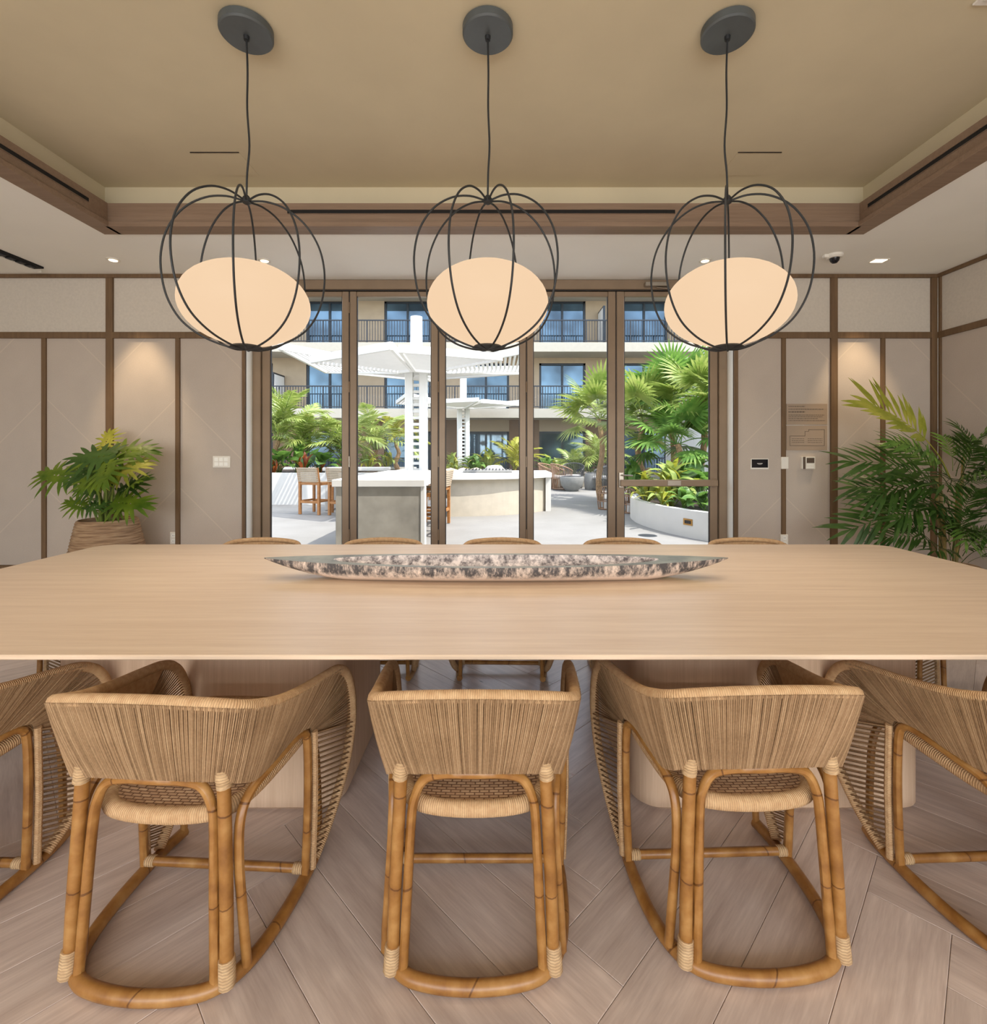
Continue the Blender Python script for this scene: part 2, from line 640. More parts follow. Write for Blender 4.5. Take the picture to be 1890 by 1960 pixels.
# herringbone planks
PW, PL = 0.19, 1.33
rotA = radians(45)
def to_room(u, v):
    return (u * cos(rotA) - v * sin(rotA), u * sin(rotA) + v * cos(rotA))
full = MB()
g = 0.0005
full.bevbox((-PL / 2 + g, -PW / 2 + g, -0.012), (PL / 2 - g, PW / 2 - g, 0.0), 0.0013)
plank_me = full.mesh('plank', False)
plank_me.materials.append(M['plank'])
rest = MB()
off = (0.31, 0.16)
for i in range(-70, 71):
    for j in range(-9, 10):
        for kind in (0, 1):
            if kind == 0:
                u0, v0, lu, lv = i * PW + j * PL, i * PW - j * PL, PL, PW
            else:
                u0, v0, lu, lv = i * PW + PL + j * PL, (i + 1) * PW - PL - j * PL, PW, PL
            cu, cv = u0 + lu / 2, v0 + lv / 2
            cxr, cyr = to_room(cu, cv)
            cxr += off[0]
            cyr += off[1]
            if not (WX0 - 0.7 < cxr < WX1 + 0.7 and WY0 - 0.7 < cyr < DOORY + 0.7):
                continue
            ang = rotA + (pi / 2 if kind else 0)
            q = []
            for a, b in ((-1, -1), (1, -1), (1, 1), (-1, 1)):
                lx, ly = a * (PL / 2 - g), b * (PW / 2 - g)
                q.append((cxr + lx * cos(ang) - ly * sin(ang), cyr + lx * sin(ang) + ly * cos(ang)))
            inside = all(WX0 < x < WX1 and WY0 < y < WY1 for x, y in q)
            near = -3.6 < cxr < 3.6 and 0.55 < cyr < 5.3
            if inside and near:
                link('plank', plank_me, None, floor, (cxr, cyr, 0), (0, 0, ang))
            else:
                p = clip_poly(q, WX0, WX1, WY0, WY1)
                if len(p) >= 3:
                    rest.prism(p, -0.012, 0.0)
o = rest.build('outer_planks', M['plank'], floor, smooth=False)
o['kind'] = 'stuff'
struct('trim_1', MB().box((OX0, WY1 + 0.001, -0.012), (OX1, DOORY + 0.14, 0.004)), M['bronze'], label='bronze threshold under the glass doors')

# back wall
wb = thing('wall_back', None, None, kind='structure')
wb['label'] = 'panelled back wall either side of the glass doors'
for nm, x0, x1 in (('wall_core', WX0, OX0), ('wall_core', OX1, WX1)):
    MB().box((x0, WY1 + 0.02, -0.06), (x1, DOORY + 0.14, SOF + 0.04)).build(nm, M['plaster'], wb, smooth=False)
RAIL0, RAIL1 = 2.565, 2.632
TOP0 = 3.222
def panel(par, x0, x1, z0, z1, mat, y=WY1):
    cx, cz = (x0 + x1) / 2, z0
    mb = MB().box((x0 - cx, 0.006, 0), (x1 - cx, 0.02, z1 - z0))
    return mb.build('panel', mat, par, smooth=False, loc=(cx, y, cz))
def batten(par, x0, x1, z0, z1, y=WY1, d=0.016):
    return MB().bevbox((x0, y - d, z0), (x1, y + 0.02, z1), 0.002).build('batten', M['batten'], par, smooth=False)
K = 5.4 / FPX
wide = [(211, .037), (1596, .036), (-250, .037)]
narrow = [(85, .023), (341, .023), (1500, .022), (1690, .022), (-38, .023), (-160, .023)]
X = lambda px: (px - CX) * K
LX = [WX0, X(-250), X(-160), X(-38), X(85), X(211), X(341), OX0]
for i in range(len(LX) - 1):
    a, b = LX[i], LX[i + 1]
    panel(wb, a, b, 0.10, RAIL0 + 0.01, M['panelA' if i % 2 == 1 else 'panelB'])
RXs = [OX1, X(1500), X(1596), X(1690), WX1]
for i in range(len(RXs) - 1):
    panel(wb, RXs[i], RXs[i + 1], 0.10, RAIL0 + 0.01, M['panelA' if i % 2 == 0 else 'panelB'])
for a, b in ((WX0, X(-250)), (X(-250), X(211)), (X(211), OX0), (OX1, X(1596)), (X(1596), WX1)):
    panel(wb, a, b, RAIL1 - 0.01, TOP0 + 0.02, M['panel_up'])
for px, h in wide:
    batten(wb, X(px) - h, X(px) + h, 0.10, TOP0, d=0.02)
for px, h in narrow:
    batten(wb, X(px) - h, X(px) + h, 0.10, RAIL0)
batten(wb, OX0 - 0.03, OX0, 0.0, SOF, d=0.02)
batten(wb, OX1, OX1 + 0.04, 0.0, SOF, d=0.02)
batten(wb, WX1 - 0.075, WX1 - 0.012, 0.10, TOP0, d=0.02)
for x0, x1 in ((WX0, OX0 - 0.03), (OX1 + 0.04, WX1)):
    MB().bevbox((x0, WY1 - 0.018, RAIL0), (x1, WY1 + 0.02, RAIL1), 0.002).build('rail', M['batten'], wb, smooth=False)
    MB().bevbox((x0, WY1 - 0.022, TOP0), (x1, WY1 + 0.02, SOF), 0.002).build('cornice', M['batten'], wb, smooth=False)
for n, (x0, x1) in (('baseboard_left', (WX0, OX0 - 0.03)), ('baseboard_right', (OX1 + 0.04, WX1))):
    struct(n, MB().bevbox((x0, WY1 - 0.018, 0.001), (x1, WY1 + 0.019, 0.10), 0.003), M['batten'], label='low brown baseboard below the wall panels')
# right wall
wr = thing('wall_right', None, None, kind='structure')
wr['label'] = 'panelled side wall behind the tall palm'
MB().box((WX1 + 0.02, WY0, -0.06), (WX1 + 0.2, WY1 + 0.02, SOF + 0.04)).build('wall_core', M['plaster'], wr, smooth=False)
ys = [WY1, 4.10, 3.0, 1.9, 0.8, -0.3, -1.4, -2.5, WY0]
for i in range(len(ys) - 1):
    a, b = ys[i + 1], ys[i]
    for z0, z1, mt in ((0.10, RAIL0 + 0.01, M['panelA' if i % 2 else 'panelB']), (RAIL1 - 0.01, TOP0 + 0.02, M['panel_up'])):
        MB().box((-(b - a) / 2, 0.006, 0), ((b - a) / 2, 0.02, z1 - z0)).build('panel', mt, wr, smooth=False,
                 loc=(WX1, (a + b) / 2, z0), rot=(0, 0, -pi / 2))
    if i:
        MB().bevbox((WX1 - 0.018, b - 0.035, 0.1), (WX1 + 0.02, b + 0.035, TOP0), 0.002).build('batten', M['batten'], wr, smooth=False)
MB().bevbox((WX1 - 0.012, WY1 - 0.05, 0.1), (WX1 + 0.02, WY1 - 0.021, TOP0), 0.002).build('batten', M['batten'], wr, smooth=False)
MB().bevbox((WX1 - 0.016, WY0, RAIL0), (WX1 + 0.02, WY1 - 0.023, RAIL1), 0.002).build('rail', M['batten'], wr, smooth=False)
MB().bevbox((WX1 - 0.02, WY0, TOP0), (WX1 + 0.02, WY1 - 0.023, SOF), 0.002).build('cornice', M['batten'], wr, smooth=False)
MB().bevbox((WX1 - 0.016, WY0, 0.001), (WX1 + 0.02, WY1 - 0.023, 0.1), 0.002).build('skirting', M['batten'], wr, smooth=False)
# left wall and the wall behind the photographer (with an opening added to let daylight in)
struct('wall_left', MB().box((WX0 - 0.2, WY0, -0.06), (WX0, DOORY + 0.14, SOF + 0.04)), M['panel_up'], label='plain side wall out of view')
wf = MB()
wf.box((WX0, WY0 - 0.2, -0.06), (WX1, WY0, 0.35)).box((WX0, WY0 - 0.2, 3.1), (WX1, WY0, SOF + 0.04))
wf.box((WX0, WY0 - 0.2, 0.35), (-4.9, WY0, 3.1)).box((4.0, WY0 - 0.2, 0.35), (WX1, WY0, 3.1))
struct('wall_front', wf, M['panel_up'], label='wall behind the photographer with a wide opening added for daylight')

# ceiling: lower soffit ring, recess fascia, upper ceiling
cg = MB()
cg.box((WX0, WY0, SOF), (RX0 - 0.13, DOORY + 0.14, SOF + 0.06)).box((RX1 + 0.13, WY0, SOF), (WX1 + 0.2, DOORY + 0.14, SOF + 0.06))
cg.box((RX0 - 0.13, RY1 + 0.13, SOF), (RX1 + 0.13, DOORY + 0.14, SOF + 0.06)).box((RX0 - 0.13, WY0, SOF), (RX1 + 0.13, RY0 - 0.13, SOF + 0.06))
cl = struct('ceiling', cg, M['soffit'], label='cream lowered soffit with a recessed tan tray')
up = MB().box((RX0 - 0.25, RY0 - 0.25, UP), (RX1 + 0.25, RY1 + 0.25, UP + 0.06))
for a, b in (((RX0 - 0.20, RY0 - 0.2, SOF + 0.06), (RX0 - 0.12, RY1 + 0.2, UP)), ((RX1 + 0.12, RY0 - 0.2, SOF + 0.06), (RX1 + 0.20, RY1 + 0.2, UP)),
             ((RX0 - 0.2, RY1 + 0.12, SOF + 0.06), (RX1 + 0.2, RY1 + 0.2, UP)), ((RX0 - 0.2, RY0 - 0.2, SOF + 0.06), (RX1 + 0.2, RY0 - 0.12, UP))):
    up.box(a, b)
up.build('tray', M['ceil'], cl, smooth=False)
# roof deck closing the void (keeps the sky out above the soffit)
struct('roof', MB().box((WX0 - 0.2, WY0 - 0.2, UP + 0.08), (WX1 + 0.2, DOORY + 0.14, UP + 0.3))
       .box((WX0 - 0.2, DOORY + 0.06, SOF + 0.06), (WX1 + 0.2, DOORY + 0.14, UP + 0.08))
       .box((WX1 + 0.1, WY0, SOF + 0.06), (WX1 + 0.2, DOORY + 0.1, UP + 0.08))
       .box((WX0 - 0.2, WY0, SOF + 0.06), (WX0 - 0.1, DOORY + 0.1, UP + 0.08))
       .box((WX0 - 0.2, WY0 - 0.2, SOF + 0.06), (WX1 + 0.2, WY0 - 0.1, UP + 0.08)), M['plaster'], label='roof deck above the ceiling void')
def fascia(n, a, b, lip_a, lip_b, lab):
    o = struct(n, MB().box(a, b), M['fascia'], label=lab)
    MB().bevbox(lip_a, lip_b, 0.002).build('lip', M['fascia'], o, smooth=False)
fascia('trim_2', (RX0 - 0.12, RY1, SOF + 0.03), (RX1 + 0.12, RY1 + 0.12, FTOP), (RX0, RY1 - 0.03, SOF - 0.012), (RX1, RY1 + 0.13, SOF + 0.03), 'oak fascia along the window side of the ceiling tray')
fascia('trim_3', (RX1, RY0, SOF + 0.03), (RX1 + 0.12, RY1 - 0.001, FTOP), (RX1 - 0.03, RY0, SOF - 0.012), (RX1 + 0.13, RY1 + 0.13, SOF + 0.03), 'oak fascia on the palm side of the ceiling tray')
fascia('trim_4', (RX0 - 0.12, RY0, SOF + 0.03), (RX0, RY1 - 0.001, FTOP), (RX0 - 0.13, RY0, SOF - 0.012), (RX0 + 0.03, RY1 + 0.13, SOF + 0.03), 'oak fascia on the philodendron side of the ceiling tray')
fascia('trim_5', (RX0 - 0.12, RY0 - 0.12, SOF + 0.03), (RX1 + 0.12, RY0 - 0.001, FTOP), (RX0, RY0 - 0.13, SOF - 0.012), (RX1, RY0 + 0.03, SOF + 0.03), 'oak fascia behind the photographer')

def slot(label, loc, rz, length):
    t = thing('slot_diffuser', label, 'air vent', loc, rz, 'slot air diffusers of the ceiling tray')
    h = length / 2
    MB().box((-h, -0.004, -0.016), (h, 0.0, 0.016)).build('dark_slot', M['dark_slot'], t, smooth=False)
    for z in (-0.019, 0.016):
        MB().box((-h, -0.008, z), (h, 0.0, z + 0.003)).build('flange', M['fascia'], t, smooth=False)
slot('long black slot diffuser in the oak fascia above the glass doors', (-0.15, RY1, 3.385), 0, 3.32)
slot('black slot diffuser in the tray fascia on the palm side', (RX1, 2.3, 3.385), -pi / 2, 3.7)
slot('black slot diffuser in the tray fascia on the philodendron side', (RX0, 2.2, 3.385), pi / 2, 3.7)
# dark pocket slot in the soffit far left
t = thing('ceiling_track', 'dark track slot cut into the soffit with a pale grey strip beside it', 'ceiling track', (-4.8, 3.6, SOF))
MB().box((-0.05, -2.4, -0.02), (0.05, 1.58, 0.0)).build('dark_slot', M['dark_slot'], t, smooth=False)
MB().box((-0.22, -2.4, -0.03), (-0.05, 1.66, 0.0)).build('pale_strip', M['soffit'], t, smooth=False)
for i in range(6):
    MB().bevbox((-0.03, 0.95 + i * 0.1, -0.035), (0.03, 1.01 + i * 0.1, -0.02), 0.003).build('roller', M['black_metal'], t, smooth=False)

# access hatches in the tray
for nm, x0, x1, lab in (('ceiling_hatch', -2.40, -2.02, 'thin square access hatch in the tray near the philodendron side lamp cord'),
                        ('ceiling_hatch', 1.86, 2.20, 'thin square access hatch in the tray near the palm side lamp cord')):
    t = thing(nm, lab, 'access hatch', ((x0 + x1) / 2, 4.02, UP))
    w = (x1 - x0) / 2
    MB().box((-w, -0.16, -0.003), (w, 0.16, 0)).build('hatch_panel', M['ceil'], t, smooth=False)
    MB().box((-w, -0.166, -0.006), (w, -0.16, 0)).build('shadow_gap', M['bronze_dark'], t, smooth=False)
# white vent at the tray's corner
t = thing('ceiling_vent', 'white square air grille at the top corner of the ceiling tray', 'air vent', (2.66, 2.38, UP))
MB().bevbox((-0.2, -0.2, -0.012), (0.2, 0.2, 0), 0.003).build('frame', M['white_plastic'], t, smooth=False)
for i in range(8):
    MB().box((-0.17, -0.17 + i * 0.045, -0.018), (0.17, -0.15 + i * 0.045, -0.012)).build('blade', M['white_plastic'], t, smooth=False)

# downlights
def downlight(x, y, label, energy, tgt=None, square=False):
    t = thing('downlight', label, 'downlight', (x, y, SOF), 0, 'recessed soffit downlights')
    if square:
        MB().box((-0.075, -0.05, -0.006), (0.075, 0.05, 0)).build('trim_ring', M['white_plastic'], t, smooth=False)
        MB().box((-0.06, -0.038, -0.009), (0.06, 0.038, -0.006)).build('lens', M['led'], t, smooth=False)
    else:
        MB().lathe([(0.0, 0), (0.06, 0), (0.062, -0.006), (0.045, -0.008), (0.0, -0.008)], 20).build('trim_ring', M['white_plastic'], t)
        MB().lathe([(0.0, -0.008), (0.038, -0.008), (0.036, -0.012), (0.0, -0.012)], 20).build('lens', M['led'], t)
    add_light('downlight_lamp', 'SPOT', (x, y, SOF - 0.03), energy, (1.0, 0.74, 0.45), target=tgt or (x, y + 0.02, 0),
              spot_size=radians(78 if tgt is None else 50), spot_blend=0.7, shadow_soft_size=0.03)
downlight(-3.87, 4.98, 'small lit downlight in the soffit above the philodendron', 60, (-3.87, 5.36, 0.9))
downlight(3.83, 5.0, 'lit square downlight in the soffit beside the dome camera', 64, (3.93, 5.36, 0.9), True)
downlight(-2.36, 5.0, 'small downlight in the soffit behind the lamp nearest the philodendron', 12)
downlight(2.08, 5.0, 'small downlight in the soffit behind the lamp nearest the palm', 12)

def tray_fill(x, y, label, energy):  # downlight-style fill lights added out of view to brighten table and chairs
    t = thing('downlight', label, 'downlight', (x, y, UP), 0, 'added tray fill lights')
    MB().lathe([(0.0, 0), (0.06, 0), (0.062, -0.006), (0.045, -0.008), (0.0, -0.008)], 20).build('trim_ring', M['white_plastic'], t)
    MB().lathe([(0.0, -0.008), (0.038, -0.008), (0.036, -0.012), (0.0, -0.012)], 20).build('lens', M['led'], t)
    add_light('downlight_lamp', 'SPOT', (x, y, UP - 0.03), energy, (1.0, 0.90, 0.78), target=(x, y, 0),
              spot_size=radians(130), spot_blend=1.0, shadow_soft_size=0.12)
for i, x in enumerate((-2.4, -0.8, 0.8, 2.4)):
    tray_fill(x, 1.9, ['first', 'second', 'third', 'fourth'][i] + ' of the added tray fill lights above the photographer, from the philodendron side', 22)
# dome camera
t = thing('dome_camera', 'small white dome security camera on the soffit', 'security camera', (3.29, 4.86, SOF))
MB().lathe([(0.0, 0), (0.075, 0), (0.075, -0.02), (0.06, -0.035), (0.0, -0.035)], 24).build('housing', M['white_plastic'], t)
MB().lathe([(0.0, -0.085)[::1], (0.022, -0.08), (0.038, -0.062), (0.045, -0.035)], 20).build('dome', M['screen'], t)
MB().bevbox((-0.11, -0.02, -0.03), (-0.06, 0.02, 0), 0.004).build('bracket', M['white_plastic'], t, smooth=False)

# ------------------------------------------------------------------ glazed folding doors
HEAD0 = 3.15
df = thing('trim_6', None, None, kind='structure')
df['label'] = 'bronze outer frame of the folding glass doors'
MB().bevbox((OX0 + 0.002, DOORY - 0.05, HEAD0), (OX1 - 0.002, DOORY + 0.08, SOF - 0.003), 0.004).build('head', M['bronze'], df, smooth=False)
MB().bevbox((OX0 + 0.002, DOORY - 0.05, 0.005), (OX0 + 0.09, DOORY + 0.08, HEAD0), 0.004).build('jamb', M['bronze'], df, smooth=False)
MB().bevbox((OX1 - 0.09, DOORY - 0.05, 0.005), (OX1 - 0.002, DOORY + 0.08, HEAD0), 0.004).build('jamb', M['bronze'], df, smooth=False)
MB().box((OX0 + 0.09, DOORY - 0.03, HEAD0 - 0.012), (OX1 - 0.09, DOORY + 0.06, HEAD0)).build('gasket', M['bronze_dark'], df, smooth=False)
edges = [-2.667, -1.680, -0.678, 0.312, 1.320, 2.468]
stl = [(0.088, 0.075), (0.075, 0.075), (0.07, 0.07), (0.07, 0.085), (0.085, 0.085)]
for i in range(5):
    x0, x1 = edges[i] + 0.006, edges[i + 1] - 0.006
    d = thing('door_%d' % (i + 1), None, None, kind='structure')
    d['label'] = ['glass door leaf in front of the teak stools', 'glass door leaf in front of the concrete counter end',
                  'glass door leaf in front of the curved white counter', 'glass door leaf looking down the open terrace',
                  'glass door leaf with a push bar beside the curved planter'][i]
    a, b = stl[i]
    ztop = HEAD0 - 0.016
    for nm, p, q in (('stile', (x0, DOORY - 0.025, 0.012), (x0 + a, DOORY + 0.03, ztop)), ('stile', (x1 - b, DOORY - 0.025, 0.012), (x1, DOORY + 0.03, ztop)),
                     ('top_rail', (x0 + a, DOORY - 0.02, ztop - 0.055), (x1 - b, DOORY + 0.025, ztop)), ('bottom_rail', (x0 + a, DOORY - 0.02, 0.012), (x1 - b, DOORY + 0.025, 0.12))):
        MB().bevbox(p, q, 0.005).build(nm, M['bronze'], d, smooth=False)
    MB().box((x0 + a - 0.004, DOORY - 0.004, 0.115), (x1 - b + 0.004, DOORY + 0.004, ztop - 0.05)).build('pane', M['glass'], d, smooth=False)
    for xx in (x0 + a, x1 - b - 0.008):
        MB().box((xx, DOORY - 0.012, 0.12), (xx + 0.008, DOORY + 0.012, ztop - 0.055)).build('gasket', M['bronze_dark'], d, smooth=False)
    # seal between leaves and hinges
    if i:
        MB().box((edges[i] - 0.0055, DOORY - 0.02, 0.02), (edges[i] + 0.0055, DOORY + 0.02, ztop)).build('seal', M['bronze_dark'], d, smooth=False)
        if i < 4:
            for hz in (0.4, 1.22, 2.06, 2.95):
                MB().tube([(edges[i], DOORY - 0.03, hz - 0.06), (edges[i], DOORY - 0.03, hz + 0.06)], 0.008, 8).build('hinge', M['steel' if hz == 1.22 else 'bronze'], d)
    if i == 4:
        bar = MB().bevbox((x0 + 0.03, DOORY - 0.085, 0.945), (x1 - 0.02, DOORY - 0.045, 1.02), 0.008).build('push_bar', M['bronze'], d, smooth=False)
        MB().bevbox((x0 + 0.55, DOORY - 0.092, 0.955), (x0 + 0.70, DOORY - 0.085, 1.01), 0.002).build('latch_plate', M['steel'], bar, smooth=False)
        MB().bevbox((x0 + 0.02, DOORY - 0.05, 0.93), (x0 + 0.07, DOORY - 0.025, 1.10), 0.004).build('bracket', M['steel'], bar, smooth=False)
        MB().bevbox((x1 - 0.08, DOORY - 0.05, 0.93), (x1 - 0.03, DOORY - 0.025, 1.03), 0.004).build('bracket', M['bronze'], bar, smooth=False)
        lv = MB().tube(spline([(x0 + 0.045, DOORY - 0.03, 1.07), (x0 + 0.045, DOORY - 0.09, 1.07), (x0 + 0.06, DOORY - 0.1, 1.07), (x0 + 0.16, DOORY - 0.1, 1.065)], 4), 0.008, 8)
        lv.build('lever', M['steel'], d)
        cb = MB().bevbox((x0 + 0.30, DOORY - 0.105, HEAD0 + 0.02), (x0 + 0.56, DOORY - 0.05, HEAD0 + 0.065), 0.004).build('door_closer', M['steel'], d, smooth=False)
        MB().tube([(x0 + 0.43, DOORY - 0.08, HEAD0 + 0.01), (x0 + 0.75, DOORY - 0.06, HEAD0 - 0.01)], 0.008, 6).build('closer_arm', M['steel'], cb)

# ------------------------------------------------------------------ wall devices
def plate(name, label, cat, px, py, w, h, d=0.012):
    p = at(px, py, WY1)
    t = thing(name, label, cat, (p.x, WY1 + 0.006, p.z))
    MB().bevbox((-w / 2, -d, -h / 2), (w / 2, 0, h / 2), 0.003).build('cover_plate', M['white_plastic'], t, smooth=False)
    return t
t = plate('light_switch', 'white multi-gang switch plate beside the door reveal', 'light switch', 424.5, 884, 0.19, 0.125)
for i in range(3):
    for j in (0, 1):
        MB().bevbox((-0.075 + i * 0.052, -0.017, -0.045 + j * 0.05), (-0.032 + i * 0.052, -0.012, -0.004 + j * 0.05), 0.002).build('rocker', M['soffit'], t, smooth=False)
def outlet(label, px, py, dy=0.012):
    t = plate('power_outlet', label, 'power outlet', px, py, 0.08, 0.13, dy)
    for z in (-0.03, 0.03):
        s_ = MB().bevbox((-0.02, -dy - 0.003, z - 0.018), (0.02, -dy, z + 0.018), 0.003).build('socket', M['soffit'], t, smooth=False)
        for x in (-0.007, 0.007):
            MB().box((x - 0.0015, -dy - 0.004, z - 0.006), (x + 0.0015, -dy - 0.003, z + 0.006)).build('pin_hole', M['dark_slot'], s_, smooth=False)
outlet('white power outlet low on the wall near the woven pot', 333, 1030)
outlet('white power outlet over the batten below the blank plate', 1500, 1034, 0.03)
t = plate('blank_plate', 'cream blank cover plate over the batten between tablet and thermostat', 'cover plate', 1501, 886, 0.075, 0.13, 0.03)
t = plate('wall_tablet', 'black touch screen panel in a white frame on the wall', 'touch screen', 1454, 888, 0.195, 0.118, 0.016)
sc_ = MB().box((-0.088, -0.018, -0.04), (0.088, -0.016, 0.05)).build('screen', M['screen'], t, smooth=False)
MB().box((-0.03, -0.0185, 0.002), (0.028, -0.018, 0.008)).build('screen_text', M['white_plastic'], sc_, smooth=False)
MB().box((-0.018, -0.0185, -0.008), (0.018, -0.018, -0.004)).build('screen_text', M['cushion'], sc_, smooth=False)
t = plate('thermostat', 'white thermostat with a dark display and shadow below it', 'thermostat', 1546, 886, 0.145, 0.135, 0.03)
MB().box((-0.062, -0.032, -0.066), (-0.035, -0.03, 0.066)).build('dark_strip', M['ink'], t, smooth=False)
MB().box((-0.022, -0.032, 0.0), (0.06, -0.03, 0.055)).build('display', M['ink'], t, smooth=False)
for z in (-0.02, -0.045):
    MB().box((-0.02, -0.0315, z - 0.008), (0.055, -0.03, z + 0.006)).build('button', M['soffit'], t, smooth=False)
# sign: two taupe plates with lines of print and a floor-plan outline
p = at(1545, 817, WY1)
t = thing('wall_sign', 'taupe notice in two plates with lines of print and a plan outline', 'sign', (p.x, WY1 + 0.006, p.z))
W2 = 0.222
u = MB().box((-W2, -0.006, 0.025), (W2, 0, 0.25)).build('upper_plate', M['sign'], t, smooth=False)
l_ = MB().box((-W2, -0.006, -0.255), (W2, 0, 0.012)).build('lower_plate', M['sign'], t, smooth=False)
random.seed(3)
def print_line(par, x0, x1, z, h):
    mb = MB()
    x = x0
    while x < x1:
        w = min(random.uniform(0.008, 0.03), x1 - x)
        mb.box((x, -0.0072, z - h / 2), (x + w, -0.006, z + h / 2))
        x += w + 0.005
    mb.build('print_line', M['ink'], par, smooth=False)
for z, xe, h in ((0.222, -0.02, 0.006), (0.192, 0.18, 0.006), (0.162, -0.02, 0.010), (0.128, 0.19, 0.005), (0.110, 0.17, 0.005), (0.090, 0.12, 0.005), (0.068, 0.20, 0.005)):
    print_line(u, -0.2, xe, z, h)
pl = [(-0.185, -0.205), (-0.185, -0.1), (-0.02, -0.1), (-0.02, -0.05), (0.02, -0.05), (0.02, -0.03), (0.19, -0.03), (0.19, -0.205)]
mb = MB()
for i in range(len(pl)):
    (xa, za), (xb, zb) = pl[i], pl[(i + 1) % len(pl)]
    mb.box((min(xa, xb) - 0.002, -0.0072, min(za, zb) - 0.002), (max(xa, xb) + 0.002, -0.006, max(za, zb) + 0.002))
mb.build('plan_outline', M['ink'], l_, smooth=False)
for z in (-0.13, -0.15, -0.17):
    print_line(l_, -0.165, -0.03, z, 0.004)
    print_line(l_, 0.01, 0.17, z, 0.004)

# ------------------------------------------------------------------ pendant lamps
LAMPD = 2.72
def lamp(X0, label, wob):
    t = thing('pendant_lamp', label, 'pendant lamp', (X0, LAMPD, UP), 0, 'three wire-cage pendant lamps over the table')
    zt, zb = 2.704 - UP, 1.888 - UP
    MB().lathe([(0.0, 0.0), (0.128, 0.0), (0.138, -0.006), (0.138, -0.044), (0.130, -0.052), (0.0, -0.053)], 40).build('canopy', M['canopy_metal'], t)
    MB().lathe([(0.0, -0.052), (0.016, -0.052), (0.014, -0.075), (0.0, -0.075)], 12).build('cord_grip', M['black_metal'], t)
    zs = [-0.06, -0.25, -0.45, -0.65, -0.80, zt + 0.02]
    pts = [(wob * w, 0, z) for w, z in zip((0, 0.006, 0.004, 0.016, 0.004, 0.0), zs)]
    MB().tube(spline(pts, 5), 0.0055, 8).build('cord', M['black_metal'], t)
    MB().lathe([(0.0, zt + 0.035), (0.012, zt + 0.03), (0.024, zt + 0.012), (0.024, zt - 0.008), (0.012, zt - 0.016), (0, zt - 0.016)], 14).build('hub', M['black_metal'], t)
    prof = [(0.012, 0.0), (0.10, 0.012), (0.20, -0.012), (0.30, -0.085), (0.372, -0.20), (0.402, -0.33), (0.398, -0.46), (0.368, -0.58), (0.305, -0.685), (0.205, -0.760), (0.09, -0.803), (0.01, -0.812)]
    for k in range(8):
        a = 2 * pi * (k + 0.42) / 8
        pr = spline([(r * cos(a), r * sin(a), zt + z) for r, z in prof], 5)
        MB().tube(pr, 0.0055, 7).build('cage_rib', M['black_metal'], t)
    gz = 2.138 - UP
    pr = [(0.33 * cos(x), gz + 0.224 * sin(x)) for x in [(-pi / 2 + pi * i / 24) for i in range(25)]]
    MB().lathe(pr, 48).build('globe', M['globe'], t, angle=180)
    add_light('pendant_glow', 'SPOT', (X0, LAMPD, zb - 0.02 + UP), 9, (1.0, 0.90, 0.78), target=(X0, LAMPD, 0),
              spot_size=radians(165), spot_blend=1.0, shadow_soft_size=0.06)
    MB().lathe([(0.0, zb + 0.022), (0.075, zb + 0.022), (0.085, zb + 0.012), (0.03, zb + 0.002), (0.0, zb)], 24).build('globe_holder', M['black_metal'], t)
lamp((472 - CX) * LAMPD / FPX, 'lit oval pendant lamp in a wire cage on the philodendron side', 1.0)
lamp((934 - CX) * LAMPD / FPX, 'lit oval pendant lamp in a wire cage in the middle', 0.6)
lamp((1393 - CX) * LAMPD / FPX, 'lit oval pendant lamp in a wire cage on the palm side', -1.0)
#PART2
# ------------------------------------------------------------------ dining table
TX0, TX1, TY0, TY1, TZ = -2.48, 2.41, 1.416, 3.115, 0.75
def rrect(x0, x1, y0, y1, r, n=6):
    out = []
    for cx, cy, a0 in ((x1 - r, y0 + r, -pi / 2), (x1 - r, y1 - r, 0), (x0 + r, y1 - r, pi / 2), (x0 + r, y0 + r, pi)):
        for i in range(n + 1):
            a = a0 + pi / 2 * i / n
            out.append((cx + r * cos(a), cy + r * sin(a)))
    return out
tb = thing('dining_table', 'long bleached oak dining table on two rounded block bases', 'dining table', ((TX0 + TX1) / 2, (TY0 + TY1) / 2, 0))
hx, hy = (TX1 - TX0) / 2, (TY1 - TY0) / 2
rs = []
for e, z, r in ((0.16, 0.70, 0.03), (0.004, 0.735, 0.11), (0.0, 0.738, 0.11), (0.0, 0.747, 0.11), (0.003, 0.75, 0.11)):
    rs.append([(x, y, z) for x, y in rrect(-hx + e, hx - e, -hy + e, hy - e, r, 8)])
MB().rings(rs).build('tabletop', M['tabletop'], tb, smooth=False)
for cx in (-1.135 + 0.035, 1.055 + 0.035):
    rs = []
    for e, z in ((0.012, 0.0), (0.0, 0.012), (0.0, 0.70)):
        rs.append([(x, y, z) for x, y in rrect(cx - 0.545 + e, cx + 0.545 - e, 1.84 - 2.2655 + e, 2.56 - 2.2655 - e, 0.10, 8)])
    MB().rings(rs).build('pedestal', M['tablebase'], tb, angle=30)

